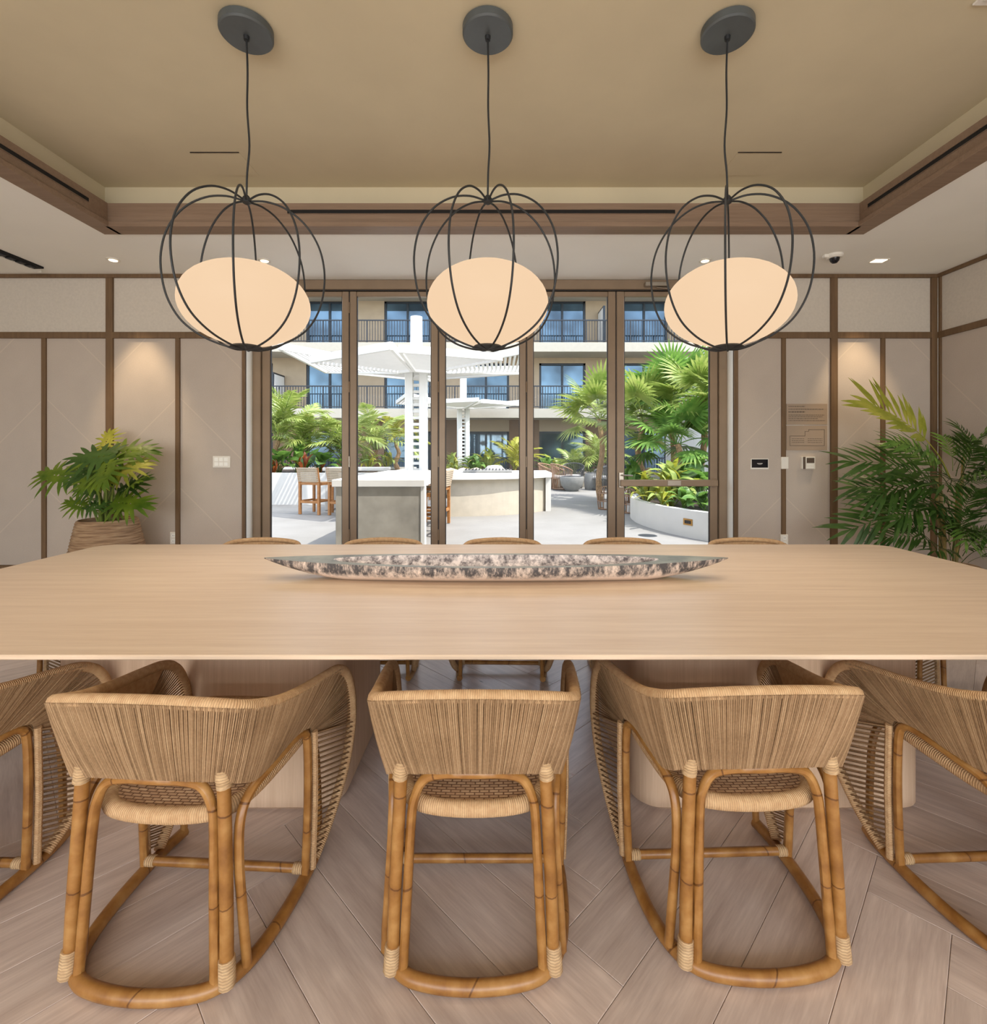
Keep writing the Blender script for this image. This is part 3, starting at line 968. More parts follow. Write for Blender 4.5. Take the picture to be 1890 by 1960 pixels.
# ------------------------------------------------------------------ boat shaped bowl
def streak_mat(name, light, dark, lo, hi, zscale=1.0, band=None):
    m, t = base_mat(name, light, 0.55)
    n = t.noise(t.coords('Object', (13, 13, 6 * zscale)), 2.0, 8, 0.75)
    f = t.ramp(n, [(lo, (0, 0, 0, 1)), (hi, (1, 1, 1, 1))])
    if band:
        sx = t.n('SeparateXYZ')
        t.l(t.n('TexCoord').outputs['Object'], sx.inputs[0])
        b = t.ramp(t.math('ADD', sx.outputs[2], t.math('MULTIPLY', t.math('SUBTRACT', n, 0.5), 0.05)), [(band[0], (0, 0, 0, 1)), (band[1], (1, 1, 1, 1))])
        f = t.math('MULTIPLY', f, b)
    t.l(t.mix(f, lin(light), lin(dark)), t.b.inputs['Base Color'])
    return m
M['hull'] = streak_mat('streaked_hull', (222, 200, 182), (74, 70, 70), 0.36, 0.54, 1.0, (0.022, 0.044))
M['basin'] = streak_mat('streaked_basin', (224, 212, 206), (86, 80, 84), 0.40, 0.60)
M['deck'] = plain('patinated_rim', (128, 128, 116), 0.4, var=0.22, scale=9)
bw = thing('boat_bowl', 'long canoe shaped bowl with charcoal streaks on the table', 'decorative bowl', (-0.012, 2.30, TZ))
HL, HW, HH = 1.075, 0.152, 0.078
def wid(t_):
    return HW * max(0.0, 1 - abs(t_) ** 2.1) ** 0.85 + 0.002
NT_ = 72
zrim = lambda t_: HH + 0.012 * abs(t_) ** 2
deck, basin = MB(), MB()
sg = lambda v, e: (abs(v) ** e) * (1 if v >= 0 else -1)
NTH = 120
outer, edge = [], []
for i in range(NTH):
    a = 2 * pi * i / NTH
    t_ = sg(cos(a), 0.75)
    outer.append((t_ * HL, wid(t_) * (1 if sin(a) >= 0 else -1) * min(1.0, abs(sin(a)) * 40), zrim(t_)))
    tb_ = 0.70 * sg(cos(a), 0.45)
    edge.append((tb_ * HL, 0.80 * wid(tb_) * sg(sin(a), 0.85), zrim(tb_)))
deck.rings([outer, edge], False, False)
rr_ = []
for k in range(9):
    f_ = 1 - k / 8
    rr_.append([(x * (0.25 + 0.75 * f_ ** 0.7), y * f_, z - 0.058 * (1 - f_ ** 2.2) ** 0.8) for x, y, z in edge])
basin.rings(rr_, False, False)
hull = MB()
Q = []
for i in range(NT_ + 1):
    t_ = -1 + 2 * i / NT_
    zb = max(0.0, (abs(t_) - 0.62) / 0.38) ** 1.5 * (zrim(t_) - 0.004)
    row = []
    for j in range(25):
        a = -pi / 2 + pi * j / 24   # -y rim -> bottom -> +y rim
        y = sin(a)
        k = cos(a)
        row.append((t_ * HL, wid(t_) * (abs(y) ** 0.75) * (1 if y > 0 else -1), zrim(t_) - (zrim(t_) - zb) * min(1.0, k ** 0.8 * 1.05)))
    Q.append(row)
hull.grid(Q)
def weld(mb):
    import bmesh
    me = mb.mesh('bowl_part', True, 60)
    bm = bmesh.new()
    bm.from_mesh(me)
    bmesh.ops.remove_doubles(bm, verts=bm.verts, dist=1e-5)
    bm.to_mesh(me)
    bm.free()
    return me
for nm, mb in (('hull', hull), ('deck', deck), ('basin', basin)):
    me = weld(mb)
    me.name = nm
    link(nm, me, M[nm], bw)

# ------------------------------------------------------------------ rattan armchair
def mirror(pts):
    return [Vector((-p[0], p[1], p[2])) for p in pts]
def make_chair():
    c = thing('rattan_armchair', None, 'armchair')
    RT = M['rattan']
    # base rail: bowed at the rear, runners to the front
    half = [(0.0, -0.040, 0.019), (0.10, -0.032, 0.019), (0.175, -0.008, 0.019), (0.222, 0.05, 0.019), (0.247, 0.15, 0.019), (0.256, 0.28, 0.019), (0.252, 0.40, 0.019), (0.240, 0.470, 0.021)]
    full_ = mirror(half[::-1]) [:-1] + [Vector(p) for p in half]
    MB().tube(spline(full_, 5), 0.0175, 10).build('base_rail', RT, c)
    for sx in (1, -1):
        f = lambda pts: [(p[0] * sx, p[1], p[2]) for p in pts]
        MB().tube(spline(f([(0.203, 0.0, 0.03), (0.199, 0.006, 0.2), (0.190, 0.014, 0.40), (0.183, 0.018, 0.545)]), 5), 0.0165, 10).build('rear_leg', RT, c)
        side = [(0.231, 0.042, 0.03), (0.224, 0.036, 0.15), (0.214, 0.034, 0.30), (0.212, 0.046, 0.40), (0.219, 0.084, 0.444), (0.233, 0.16, 0.462), (0.252, 0.255, 0.480), (0.263, 0.290, 0.476), (0.267, 0.307, 0.440), (0.267, 0.312, 0.28), (0.262, 0.312, 0.12), (0.258, 0.312, 0.03)]
        MB().tube(spline(f(side), 5), 0.0125, 9).build('side_arch', RT, c)
        MB().tube(f([(0.270, 0.337, 0.03), (0.278, 0.335, 0.25), (0.279, 0.330, 0.462)]), 0.011, 8).build('wound_post', M['wound'], c)
        # rope wraps at the joints
        for a, b, r in (((0.207, -0.004, 0.022), (0.203, 0.001, 0.085), 0.0205), ((0.188, 0.016, 0.495), (0.183, 0.018, 0.540), 0.0200), ((0.251, 0.312, 0.048), (0.223, 0.312, 0.048), 0.0165)):
            A, B = Vector(a), Vector(b)
            n = 17
            pts = [A.lerp(B, i / (n - 1)) for i in range(n)]
            MB().tube(f(pts), [r * (1.0 if i % 2 else 0.93) for i in range(n)], 10).build('rope_wrap', M['wrap'], c)
    ra = [(0.176, -0.004, 0.03), (0.168, 0.006, 0.2), (0.160, 0.018, 0.38), (0.152, 0.022, 0.440), (0.128, 0.022, 0.487), (0.085, 0.020, 0.503), (0.0, 0.014, 0.508)]
    ra = [Vector(p) for p in ra] + mirror(ra[:-1][::-1])
    MB().tube(spline(ra, 6), 0.0125, 9).build('rear_arch', RT, c)
    fa = [(0.238, 0.462, 0.03), (0.232, 0.466, 0.2), (0.222, 0.466, 0.33), (0.19, 0.466, 0.395), (0.13, 0.468, 0.414), (0.0, 0.470, 0.418)]
    fa = [Vector(p) for p in fa] + mirror(fa[:-1][::-1])
    MB().tube(spline(fa, 5), 0.0115, 8).build('front_arch', RT, c)
    MB().tube([(-0.247, 0.312, 0.048), (-0.08, 0.312, 0.048), (0.08, 0.312, 0.048), (0.247, 0.312, 0.048)], 0.0135, 9).build('stretcher', RT, c)
    # rim of arms and back
    R = [(0.260, 0.375, 0.03), (0.276, 0.465, 0.10), (0.296, 0.545, 0.22), (0.306, 0.582, 0.35), (0.309, 0.570, 0.465), (0.308, 0.525, 0.553), (0.304, 0.455, 0.598),
         (0.297, 0.35, 0.618), (0.287, 0.23, 0.636), (0.275, 0.12, 0.660), (0.262, 0.045, 0.686), (0.243, -0.002, 0.706), (0.200, -0.026, 0.720), (0.10, -0.040, 0.730), (0.0, -0.044, 0.733)]
    Rr = spline(R, 6)
    MB().tube(Rr + mirror(Rr[:-1][::-1]), 0.0165, 10).build('wound_rim', M['wound'], c)
    # inner edge the cords run to
    I = [(0.264, 0.332, 0.05), (0.271, 0.330, 0.25), (0.274, 0.322, 0.452), (0.268, 0.300, 0.484), (0.254, 0.240, 0.490), (0.239, 0.155, 0.476), (0.231, 0.085, 0.474), (0.222, 0.042, 0.492),
         (0.205, 0.018, 0.508), (0.10, 0.008, 0.514), (0.0, 0.005, 0.516)]
    def sub(pts, i0, i1, n):
        s_ = spline(pts, 8)
        return resample(s_[i0 * 8:i1 * 8 + 1], n)
    random.seed(5)
    # back and arms: tightly wound cords (both sides of the chair in one panel)
    NA, NB = 96, 62
    for sx in ((1,), (-1,)):
        pass
    dense = MB()
    def cord(mb, a, b, r, bulge, sides=5, seg=4):
        out = (a + b) / 2 - Vector((0, 0.28, (a.z + b.z) / 2))
        out.z = 0
        if out.length > 1e-6:
            out.normalize()
        pts = []
        for k in range(seg + 1):
            t_ = k / seg
            pts.append(a.lerp(b, t_) + out * bulge * 4 * t_ * (1 - t_))
        mb.tube(pts, r, sides, cap=False)
    arm_r, arm_i = sub(R, 6, 10, NA), sub(I, 3, 7, NA)
    bk_r, bk_i = sub(R, 10, 14, NB), sub(I, 7, 10, NB)
    for sx in (1, -1):
        fm = lambda p: Vector((p.x * sx, p.y, p.z))
        for A, B in zip(arm_r + bk_r[1:], arm_i + bk_i[1:]):
            if sx == -1 and A.x < 1e-4:
                continue
            a, b = fm(A), fm(B)
            o_ = Vector((random.uniform(-1, 1), random.uniform(-1, 1), 0)) * 0.0007
            # outer and inner skins wrap the rim
            nrm = Vector((a.x, a.y - 0.28, 0)).normalized()
            cord(dense, a + nrm * 0.0165 + Vector((0, 0, 0.002)) + o_, b + nrm * 0.004 + o_, 0.00255, 0.004)
    d_ = dense.build('woven_back', M['rope_cord'], c, angle=180)
    d_['kind'] = 'stuff'
    inner = MB()
    rows = []
    for sx in (1, -1):
        seq = list(zip(arm_r + bk_r[1:], arm_i + bk_i[1:]))[::3]
        if sx == -1:
            seq = seq[::-1][1:]
        for A, B in seq:
            nrm = Vector((A.x, A.y - 0.28, 0)).normalized()
            row = []
            for k in range(5):
                p = A.lerp(B, k / 4) - nrm * (0.009 * (1 - k / 4) - 0.001) + nrm * 0.003 * sin(pi * k / 4)
                row.append((p.x * sx, p.y, p.z))
            rows.append(row)
    acc = 0.0
    uvs = []
    for i, r_ in enumerate(rows):
        if i:
            acc += (Vector(r_[0]) - Vector(rows[i - 1][0])).length
        uvs.append([(k * 0.06, acc) for k in range(5)])
    inner.grid(rows, uvs)
    inner.build('woven_lining', M['wound'], c, angle=180)
    # open cords at the front of each arm
    for sx in (1, -1):
        fm = lambda p: Vector((p.x * sx, p.y, p.z))
        mb = MB()
        fan_r, fan_i = sub(R, 3, 6, 26), sub(I, 2, 3, 26)
        for A, B in zip(fan_r[1:], fan_i[1:]):
            cord(mb, fm(A), fm(B), 0.0026, 0.002, 5, 2)
        lo_r, lo_i = sub(R, 0, 3, 25), sub(I, 0, 2, 25)
        for A, B in zip(lo_r[1:], lo_i[1:]):
            cord(mb, fm(A), fm(B), 0.0026, 0.0, 5, 1)
            cord(mb, fm(A) + Vector((0.010 * sx, 0, 0.006)), fm(B) + Vector((0.010 * sx, 0, 0.006)), 0.0026, 0.0, 5, 1)
        o_ = mb.build('side_cords', M['rope_cord'], c, angle=180)
        o_['kind'] = 'stuff'
    # seat
    so = [(0.0, 0.040), (0.10, 0.048), (0.160, 0.072), (0.193, 0.13), (0.215, 0.24), (0.232, 0.37), (0.234, 0.44), (0.200, 0.485), (0.10, 0.498), (0.0, 0.50)]
    so = so + [(-x, y) for x, y in so[1:-1][::-1]]
    zs = lambda y: 0.400 + 0.062 * (y / 0.5)
    loop = spline([(x, y, zs(y)) for x, y in so], 4, closed=True)
    seat = MB()
    cc = Vector((0, 0.27, 0))
    rows, uvs = [], []
    for k in range(9):
        f_ = k / 8
        row = []
        for p in loop + [loop[0]]:
            q = cc.lerp(Vector((p.x, p.y, 0)), f_)
            q.z = zs(q.y) + 0.006 - 0.022 * (1 - f_ ** 2)
            row.append(tuple(q))
        rows.append(row)
        uvs.append([(p[0], p[1]) for p in row])
    seat.grid(rows, uvs)
    st = seat.build('seat', M['weave'], c, angle=180)
    MB().tube([(p.x, p.y, p.z - 0.006) for p in loop], 0.0205, 10, closed=True).build('seat_rim', M['wound'], st, angle=180)
    return c
def cord_mat():
    m, t = base_mat('rope_cords', (196, 158, 112), 0.85, spec=0.25)
    geo = t.n('NewGeometry')
    n = t.noise(t.coords('Object', (1, 1, 1)), 9.0, 3)
    n2 = t.noise(t.coords('Object', (1, 1, 1)), 160.0, 2)
    f = t.math('ADD', t.math('MULTIPLY', geo.outputs['Random Per Island'], 0.28), t.math('ADD', t.math('MULTIPLY', n, 0.42), t.math('MULTIPLY', n2, 0.3)))
    t.l(t.ramp(f, [(0.2, lin((104, 79, 53))), (0.5, lin((150, 119, 86))), (0.85, lin((186, 155, 118)))]), t.b.inputs['Base Color'])
    return m
M['rope_cord'] = cord_mat()
chair = make_chair()
chair['label'] = 'rattan rope armchair at the middle of the near side of the table'
chair['group'] = 'rattan armchairs around the table'
chair.location = (-0.065, 1.255, 0)
near = [(-0.872, 1.232, -3.3, 'near side rattan armchair drawn up to the pedestal on the philodendron side'),
        (0.682, 1.277, 1.8, 'near side rattan armchair drawn up to the pedestal on the palm side'),
        (-1.745, 1.245, -2.0, 'rattan armchair cut off by the left picture edge on the near side'),
        (1.535, 1.262, 2.0, 'rattan armchair cut off by the right picture edge on the near side')]
for x, y, a, lab in near:
    copy_thing(chair, (x, y, 0), radians(a), lab)
far = [(-1.587, 'far side rattan armchair in front of the door reveal near the philodendron'), (-0.776, 'far side rattan armchair whose back hides the foot of the concrete counter'),
       (0.025, 'far side rattan armchair at the middle, seen between the pedestals'), (0.829, 'far side rattan armchair in front of the push bar door hinge side'),
       (1.668, 'far side rattan armchair in front of the door reveal near the wall sign')]
for x, lab in far:
    copy_thing(chair, (x, 3.335, 0), pi + radians(random.uniform(-1.5, 1.5)), lab)
copy_thing(chair, (2.70, 2.40, 0), pi / 2, 'rattan armchair at the end of the table by the palm')
copy_thing(chair, (-2.74, 2.36, 0), -pi / 2, 'rattan armchair at the end of the table by the philodendron')

# ------------------------------------------------------------------ plant helpers
def leaflet(mb, base, d, nrm, L, w, droop=0.2, seg=3):
    d = d.normalized()
    s_ = d.cross(nrm)
    if s_.length < 1e-5:
        s_ = d.cross(Vector((0.3, 0.5, 0.8)))
    s_.normalize()
    up = s_.cross(d).normalized()
    prof = {3: [(0, 0.25), (0.35, 1.0), (0.72, 0.72), (1, 0.04)], 2: [(0, 0.3), (0.45, 1.0), (1, 0.04)], 5: [(0, 0.2), (0.18, 0.75), (0.4, 1.0), (0.62, 0.9), (0.84, 0.5), (1, 0.03)]}[seg]
    o = len(mb.v)
    for t_, ww in prof:
        c = base + d * (L * t_) - Vector((0, 0, 1)) * droop * L * t_ * t_
        mb.v += [c - s_ * w * 0.5 * ww + up * 0.12 * w * ww, c + s_ * w * 0.5 * ww + up * 0.12 * w * ww]
    for i in range(len(prof) - 1):
        a = o + 2 * i
        mb._face([a, a + 1, a + 3, a + 2])

def frond_mesh(name, L, arch, n, ll, lw, mat, ang=58, t0=0.22, droop=0.25, taper=0.5, seed=0, rr=0.006):
    """pinnate frond: base at origin, leaves along +X, arching up then over"""
    rnd = random.Random(seed)
    pts = spline([(L * t_, 0, L * (arch[0] * t_ - arch[1] * t_ * t_)) for t_ in (0, 0.2, 0.4, 0.6, 0.8, 1.0)], 4)
    mb = MB()
    mb.tube(pts, [rr * (1 - 0.8 * i / (len(pts) - 1)) for i in range(len(pts))], 5)
    P = resample(pts, 60)
    for k in range(n):
        t_ = t0 + (1 - t0) * k / (n - 1)
        i = min(58, int(t_ * 59))
        p, tg = P[i], (P[i + 1] - P[i]).normalized()
        prof = min(1.0, 0.55 + 1.6 * (t_ - t0)) * (1 - taper * max(0, t_ - 0.55) / 0.45)
        for sd in (1, -1):
            a = radians(ang * (1 - 0.55 * t_) + rnd.uniform(-7, 7))
            side = Vector((0, sd, 0))
            d = tg * cos(a) + side * sin(a) + Vector((0, 0, 0.18 + rnd.uniform(-.08, .08)))
            leaflet(mb, p + tg * rnd.uniform(-.01, .01) * L, d, Vector((0, 0, 1)), ll * prof * rnd.uniform(0.85, 1.1), lw, droop * rnd.uniform(0.6, 1.4))
    leaflet(mb, P[-1], P[-1] - P[-2], Vector((0, 0, 1)), ll * 0.5, lw, droop)
    me = mb.mesh(name, True, 180)
    me.materials.append(mat)
    return me

def fan_mesh(name, pet, R, mat, n=24, spread=215, seed=0, w=0.06):
    rnd = random.Random(seed)
    mb = MB()
    pts = spline([(0, 0, 0), (pet * 0.5, 0, pet * 0.12), (pet, 0, pet * 0.08)], 4)
    mb.tube(pts, 0.010, 5)
    b = pts[-1]
    for k in range(n):
        a = radians(-spread / 2 + spread * k / (n - 1))
        d = Vector((cos(a), sin(a), 0.25 - 0.25 * abs(sin(a)) + rnd.uniform(-.05, .05)))
        leaflet(mb, b, d, Vector((0, 0, 1)), R * (0.8 + 0.2 * cos(a)) * rnd.uniform(0.92, 1.05), w, 0.32, 5)
    me = mb.mesh(name, True, 180)
    me.materials.append(mat)
    return me

def blade_mesh(name, L, w, mat, arch=(0.9, 0.7), stem=0.25, seed=0):
    """broad strap or paddle leaf on a stalk"""
    mb = MB()
    f = lambda t_: Vector((L * t_ * (1 - 0.15 * t_), 0, L * (arch[0] * t_ - arch[1] * t_ * t_)))
    mb.tube([f(stem * i / 3) for i in range(4)], 0.006 + 0.01 * w, 5)
    rows = []
    for i in range(9):
        t_ = stem + (1 - stem) * i / 8
        u_ = i / 8
        ww = w * 0.5 * (sin(pi * min(1, u_ * 0.96 + 0.04)) ** 0.75)
        c = f(t_)
        rows.append([(c.x, -ww, c.z + ww * 0.25), (c.x, 0, c.z), (c.x, ww, c.z + ww * 0.25)])
    mb.grid(rows)
    me = mb.mesh(name, True, 180)
    me.materials.append(mat)
    return me

def place(me, par, name, loc, az, tilt=0.0, s_=1.0, roll=0.0):
    o = bpy.data.objects.new(name, me)
    COL.objects.link(o)
    o.parent = par
    o.location = loc
    o.rotation_euler = (Matrix.Rotation(az, 3, 'Z') @ Matrix.Rotation(-tilt, 3, 'Y') @ Matrix.Rotation(roll, 3, 'X')).to_euler()
    o.scale = (s_, s_, s_)
    return o

# ------------------------------------------------------------------ philodendron in woven pot
def ribbed_pot_mat():
    m, t = base_mat('woven_abaca', (132, 104, 76), 0.75)
    n = t.noise(t.coords('Object', (2.5, 2.5, 34)), 2.0, 4)
    t.l(t.ramp(n, [(0.3, lin((112, 84, 58))), (0.5, lin((152, 122, 92))), (0.75, lin((190, 162, 126)))]), t.b.inputs['Base Color'])
    t.bump(n, 0.5, 0.01)
    return m
M['pot'] = ribbed_pot_mat()
def pot(par, h, rt, rm, rb):
    prof = [(0.0, 0.0), (rb, 0.0), (rb + 0.01, 0.01)]
    nrib = 22
    for i in range(nrib * 3 + 1):
        u_ = i / (nrib * 3)
        r = rb + (rm - rb) * sin(pi * min(1.0, u_ * 1.2) * 0.5) if u_ < 0.42 else rm + (rt - rm) * ((u_ - 0.42) / 0.58) ** 1.2
        prof.append((r + (0.006 if i % 3 == 1 else 0.0), 0.012 + u_ * (h - 0.02)))
    prof += [(rt - 0.012, h), (rt - 0.024, h - 0.006), (rt - 0.03, h - 0.07)]
    MB().lathe(prof, 40).build('woven_pot', M['pot'], par, angle=60)
    MB().lathe([(0.0, h - 0.055), (rt - 0.03, h - 0.06)], 30).build('soil', M['soil'], par)
ph = thing('potted_philodendron', 'potted philodendron with lobed bright leaves in a woven pot', 'potted plant', (-3.86, 4.9, 0))
pot(ph, 0.67, 0.245, 0.315, 0.26)
def lobed(L, mat, seed):
    rnd = random.Random(seed)
    mb = MB()
    # midrib along +X; deep lobes to both sides
    n = 7
    for sd in (1, -1):
        for k in range(n):
            t_ = 0.02 + 0.86 * k / (n - 1)
            a = radians(128 - 112 * (k / (n - 1)) + rnd.uniform(-6, 6))
            ln = L * (0.40 + 0.22 * sin(pi * (k + 1) / (n + 1))) * rnd.uniform(0.9, 1.08)
            b = Vector((L * t_ * 0.62, 0, 0.0))
            d = Vector((cos(a), sd * sin(a), 0.06))
            leaflet(mb, b, d, Vector((0, 0, 1)), ln * 1.06, L * 0.105, 0.25, 5)
            # web near the midrib
            leaflet(mb, b, d, Vector((0, 0, 1)), ln * 0.46, L * 0.20, 0.18, 3)
    leaflet(mb, Vector((L * 0.5, 0, 0)), Vector((1, 0, 0.02)), Vector((0, 0, 1)), L * 0.5, L * 0.15, 0.3, 5)
    me = mb.mesh('leaf', True, 180)
    me.materials.append(mat)
    return me
lm = [lobed(0.30, M['leaf_philo'], 1), lobed(0.30, M['leaf_philo'], 2), lobed(0.30, M['leaf_lit'], 3), lobed(0.28, M['leaf_deep'], 4)]
# leaf base points as seen in the photo (x, y, leaf heading, tilt, size, mesh)
spec = [(128, 912, 172, 5, 1.15, 0, -.1), (140, 905, 60, 40, .8, 1, .1), (178, 905, 120, 38, .9, 1, -.15), (205, 870, 150, 12, 1.0, 0, .0), (212, 872, 200, -8, 1.2, 3, -.2),
        (218, 868, 20, 6, 1.15, 1, -.1), (200, 855, 100, 55, .75, 2, .1), (222, 905, 30, 22, .95, 2, -.2), (190, 938, 165, 12, 1.0, 3, -.1), (186, 925, 70, 45, .75, 2, -.25),
        (232, 940, 12, 30, 1.0, 3, .0), (245, 935, -35, 20, .9, 1, -.15), (225, 962, 0, -6, 1.05, 0, -.12), (160, 970, 175, 15, .7, 0, -.1), (170, 975, 40, 25, .6, 3, -.2),
        (226, 980, 35, 50, .6, 1, -.1), (196, 900, -100, 15, 1.0, 0, -.2), (206, 885, -60, 10, 1.1, 1, -.25), (180, 895, -130, 0, .9, 3, -.2), (236, 900, -20, 15, .85, 2, 0)]
for i, (px, py, az, ti, s_, k, dy) in enumerate(spec):
    p = at(px, py, 4.9 + dy)
    p = p - Vector((-3.86, 4.9, 0))
    place(lm[k], ph, 'leaf', p, radians(az), radians(-38 if az < -50 else ti), s_ * 1.15, 0.85 * cos(radians(az)))
    b = Vector((random.uniform(-.09, .09), random.uniform(-.08, .08), 0.60))
    mid = b.lerp(p, 0.5) + Vector((0, 0, 0.05))
    MB().tube(spline([b, mid, p], 5), [0.010] * 5 + [0.0075] * 6, 6).build('leaf_stalk', M['stalk'], ph)

# ------------------------------------------------------------------ bamboo palm on the right
PB = Vector((4.27, 4.72, 0))
bp = thing('potted_bamboo_palm', 'tall bamboo palm with arching feathery fronds by the side wall', 'potted plant', PB)
pot(bp, 0.26, 0.25, 0.27, 0.20)
canes = [(-0.06, 0.02, 1.10), (0.07, -0.05, 1.28), (0.02, 0.08, 0.95), (-0.10, -0.08, 0.8), (0.13, 0.06, 1.0)]
for x, y, h in canes:
    mb = MB()
    pts, rad = [], []
    for i in range(13):
        z = 0.2 + (h - 0.2) * i / 12
        pts.append((x * (0.7 + 0.6 * i / 12), y * (0.7 + 0.6 * i / 12), z))
        rad.append(0.012 if i % 3 else 0.015)
    mb.tube(pts, rad, 8)
    mb.build('cane', M['cane'], bp)
fm_ = [frond_mesh('frond', 1.0, (0.55, 0.5), 12, 0.44, 0.040, M['leaf_deep'], 66, 0.34, 0.28, 0.3, s_, 0.006) for s_ in (1, 2)]
fm_ += [frond_mesh('frond', 1.0, (0.35, 0.45), 11, 0.42, 0.040, M['leaf_mid'], 66, 0.34, 0.22, 0.3, 3, 0.006)]
fm_lit = frond_mesh('frond', 1.0, (0.62, 0.42), 11, 0.40, 0.050, M['leaf_lit'], 76, 0.5, 0.06, 0.15, 4, 0.006)
place(fm_lit, bp, 'frond', (-0.02, -0.05, 1.08), radians(172), radians(36), 1.02, -1.0)
fr = [(-0.05, 0, 1.0, 176, 14, .95, 0, -.9), (-0.04, 0.02, 0.95, 190, -6, .9, 1, -.7), (0.0, 0, 1.1, 200, 30, .8, 2, -.9), (0.05, 0, 1.15, 60, 55, .7, 2, .3), (0.06, 0, 1.2, 30, 58, .75, 0, .8),
      (0.08, 0, 1.15, -15, 40, .75, 1, .8), (0.08, -.05, 1.1, -40, 25, .8, 0, .5), (0.1, 0, 1.0, -20, 8, .7, 1, .6), (0.0, 0, 0.95, 225, 5, .85, 0, -.4), (-0.05, -.05, 0.85, 200, -12, .8, 1, -.6),
      (-0.08, -.05, 0.8, 180, -14, 1.0, 0, -.9), (0.02, -.05, 0.9, 262, 22, .75, 1, 0), (0.05, -.05, 0.85, 300, 12, .75, 0, .3), (0.0, 0, 0.7, 240, -5, .7, 2, -.3), (0.1, 0.05, 0.9, 330, -5, .65, 1, .5),
      (-.05, 0, 0.42, 200, 25, .6, 0, -.5), (-.1, 0, 0.40, 172, 30, .65, 1, -.8), (0, -.1, 0.36, 230, 32, .6, 0, -.3), (0.05, -.1, 0.36, 275, 35, .6, 1, .2), (0.1, -.05, 0.4, 320, 32, .6, 0, .5), (-.05, -.1, 0.4, 210, 48, .55, 0, -.5),
      (0.1, 0, 0.4, 350, 40, .55, 1, .6), (0.0, -.05, 0.34, 250, 52, .6, 0, 0), (-.08, -.02, 0.42, 186, 8, .7, 1, -.7), (0.0, -.1, 0.6, 255, -10, .6, 1, 0), (0.05, 0, 1.05, 130, 45, .6, 2, -.8), (0.06, -.02, 1.1, 285, 48, .7, 0, .4),
      (0.02, 0, 1.0, 160, 38, .65, 0, -1.), (-.02, 0, 0.9, 168, 5, .85, 1, -1.), (-.06, -.04, 0.66, 222, 12, .75, 0, -.4), (-.04, -.06, 0.75, 205, 22, .8, 0, -.8), (0.02, -.06, 1.0, 235, 35, .75, 1, -.6), (0.05, -.08, 0.7, 290, 30, .7, 1, .4),
      (-.02, -.06, 0.34, 190, 45, .55, 1, -.7), (0.04, -.1, 0.3, 260, 20, .6, 0, 0), (-.06, -.1, 0.3, 215, 15, .6, 1, -.3), (0.1, -.1, 0.3, 305, 18, .6, 0, .3), (0.0, -.02, 0.8, 182, 30, .8, 0, -.9), (0.06, -.04, 0.95, 310, 42, .7, 0, .6),
      (-.03, -.05, 0.5, 195, 38, .65, 0, -.8), (0.03, -.05, 0.55, 245, 45, .65, 1, -.2), (0.08, -.05, 0.6, 295, 40, .65, 0, .4)]
fr += [(0.05, -.1, 1.15, 262, 50, .7, 2, .5), (0.1, -.1, 1.05, 280, 35, .75, 0, -.5), (0.0, -.1, 1.0, 250, 20, .7, 2, .6), (0.12, -.1, 0.9, 285, 15, .7, 1, .7), (0.08, -.1, 0.8, 268, 5, .7, 0, -.6),
       (0.15, -.05, 1.2, 75, 62, .7, 0, .5), (0.14, -.08, 1.0, 292, 55, .7, 2, .2), (0.16, -.1, 0.7, 278, 30, .65, 1, .6), (0.1, -.1, 0.55, 286, 50, .6, 2, .3)]
for x, y, z, az, ti, s_, k, ro in fr:
    ca = cos(radians(az))
    s_ *= 0.92 if ca < 0 else 1.0
    if ca > 0:      # keep fronds clear of the side wall
        s_ = min(s_, max(0.30, (0.40 - x) / (ca * 1.0 + 0.32)))
    place(fm_[k], bp, 'frond', (x, y, z), radians(az), radians(ti), s_, ro)
#PART3
# ------------------------------------------------------------------ terrace outside
def paving_mat():
    m, t = base_mat('pale_terrazzo_paving', (232, 226, 214), 0.7)
    n = t.noise(t.coords('Object', (1, 1, 1)), 1.4, 5)
    n2 = t.noise(t.coords('Object', (1, 1, 1)), 60, 2)
    f = t.math('ADD', t.math('MULTIPLY', n, 0.6), t.math('MULTIPLY', n2, 0.4))
    t.l(t.ramp(f, [(0.35, lin((126, 124, 120))), (0.65, lin((140, 138, 134)))]), t.b.inputs['Base Color'])
    return m
M['paving'] = paving_mat()
struct('ground', MB().box((-22, DOORY + 0.14, -0.2), (22, 25.5, -0.01)), M['paving'], label='sunlit pale terrace paving')
t = thing('floor_drain', 'small round dark drain cover in the paving near the curved planter', 'drain', at(1240, 1025, 1.34 * FPX / 160))
t.location.z = -0.01
MB().lathe([(0.0, 0.004), (0.14, 0.004), (0.15, 0.0)], 24).build('cover', M['rail'], t)
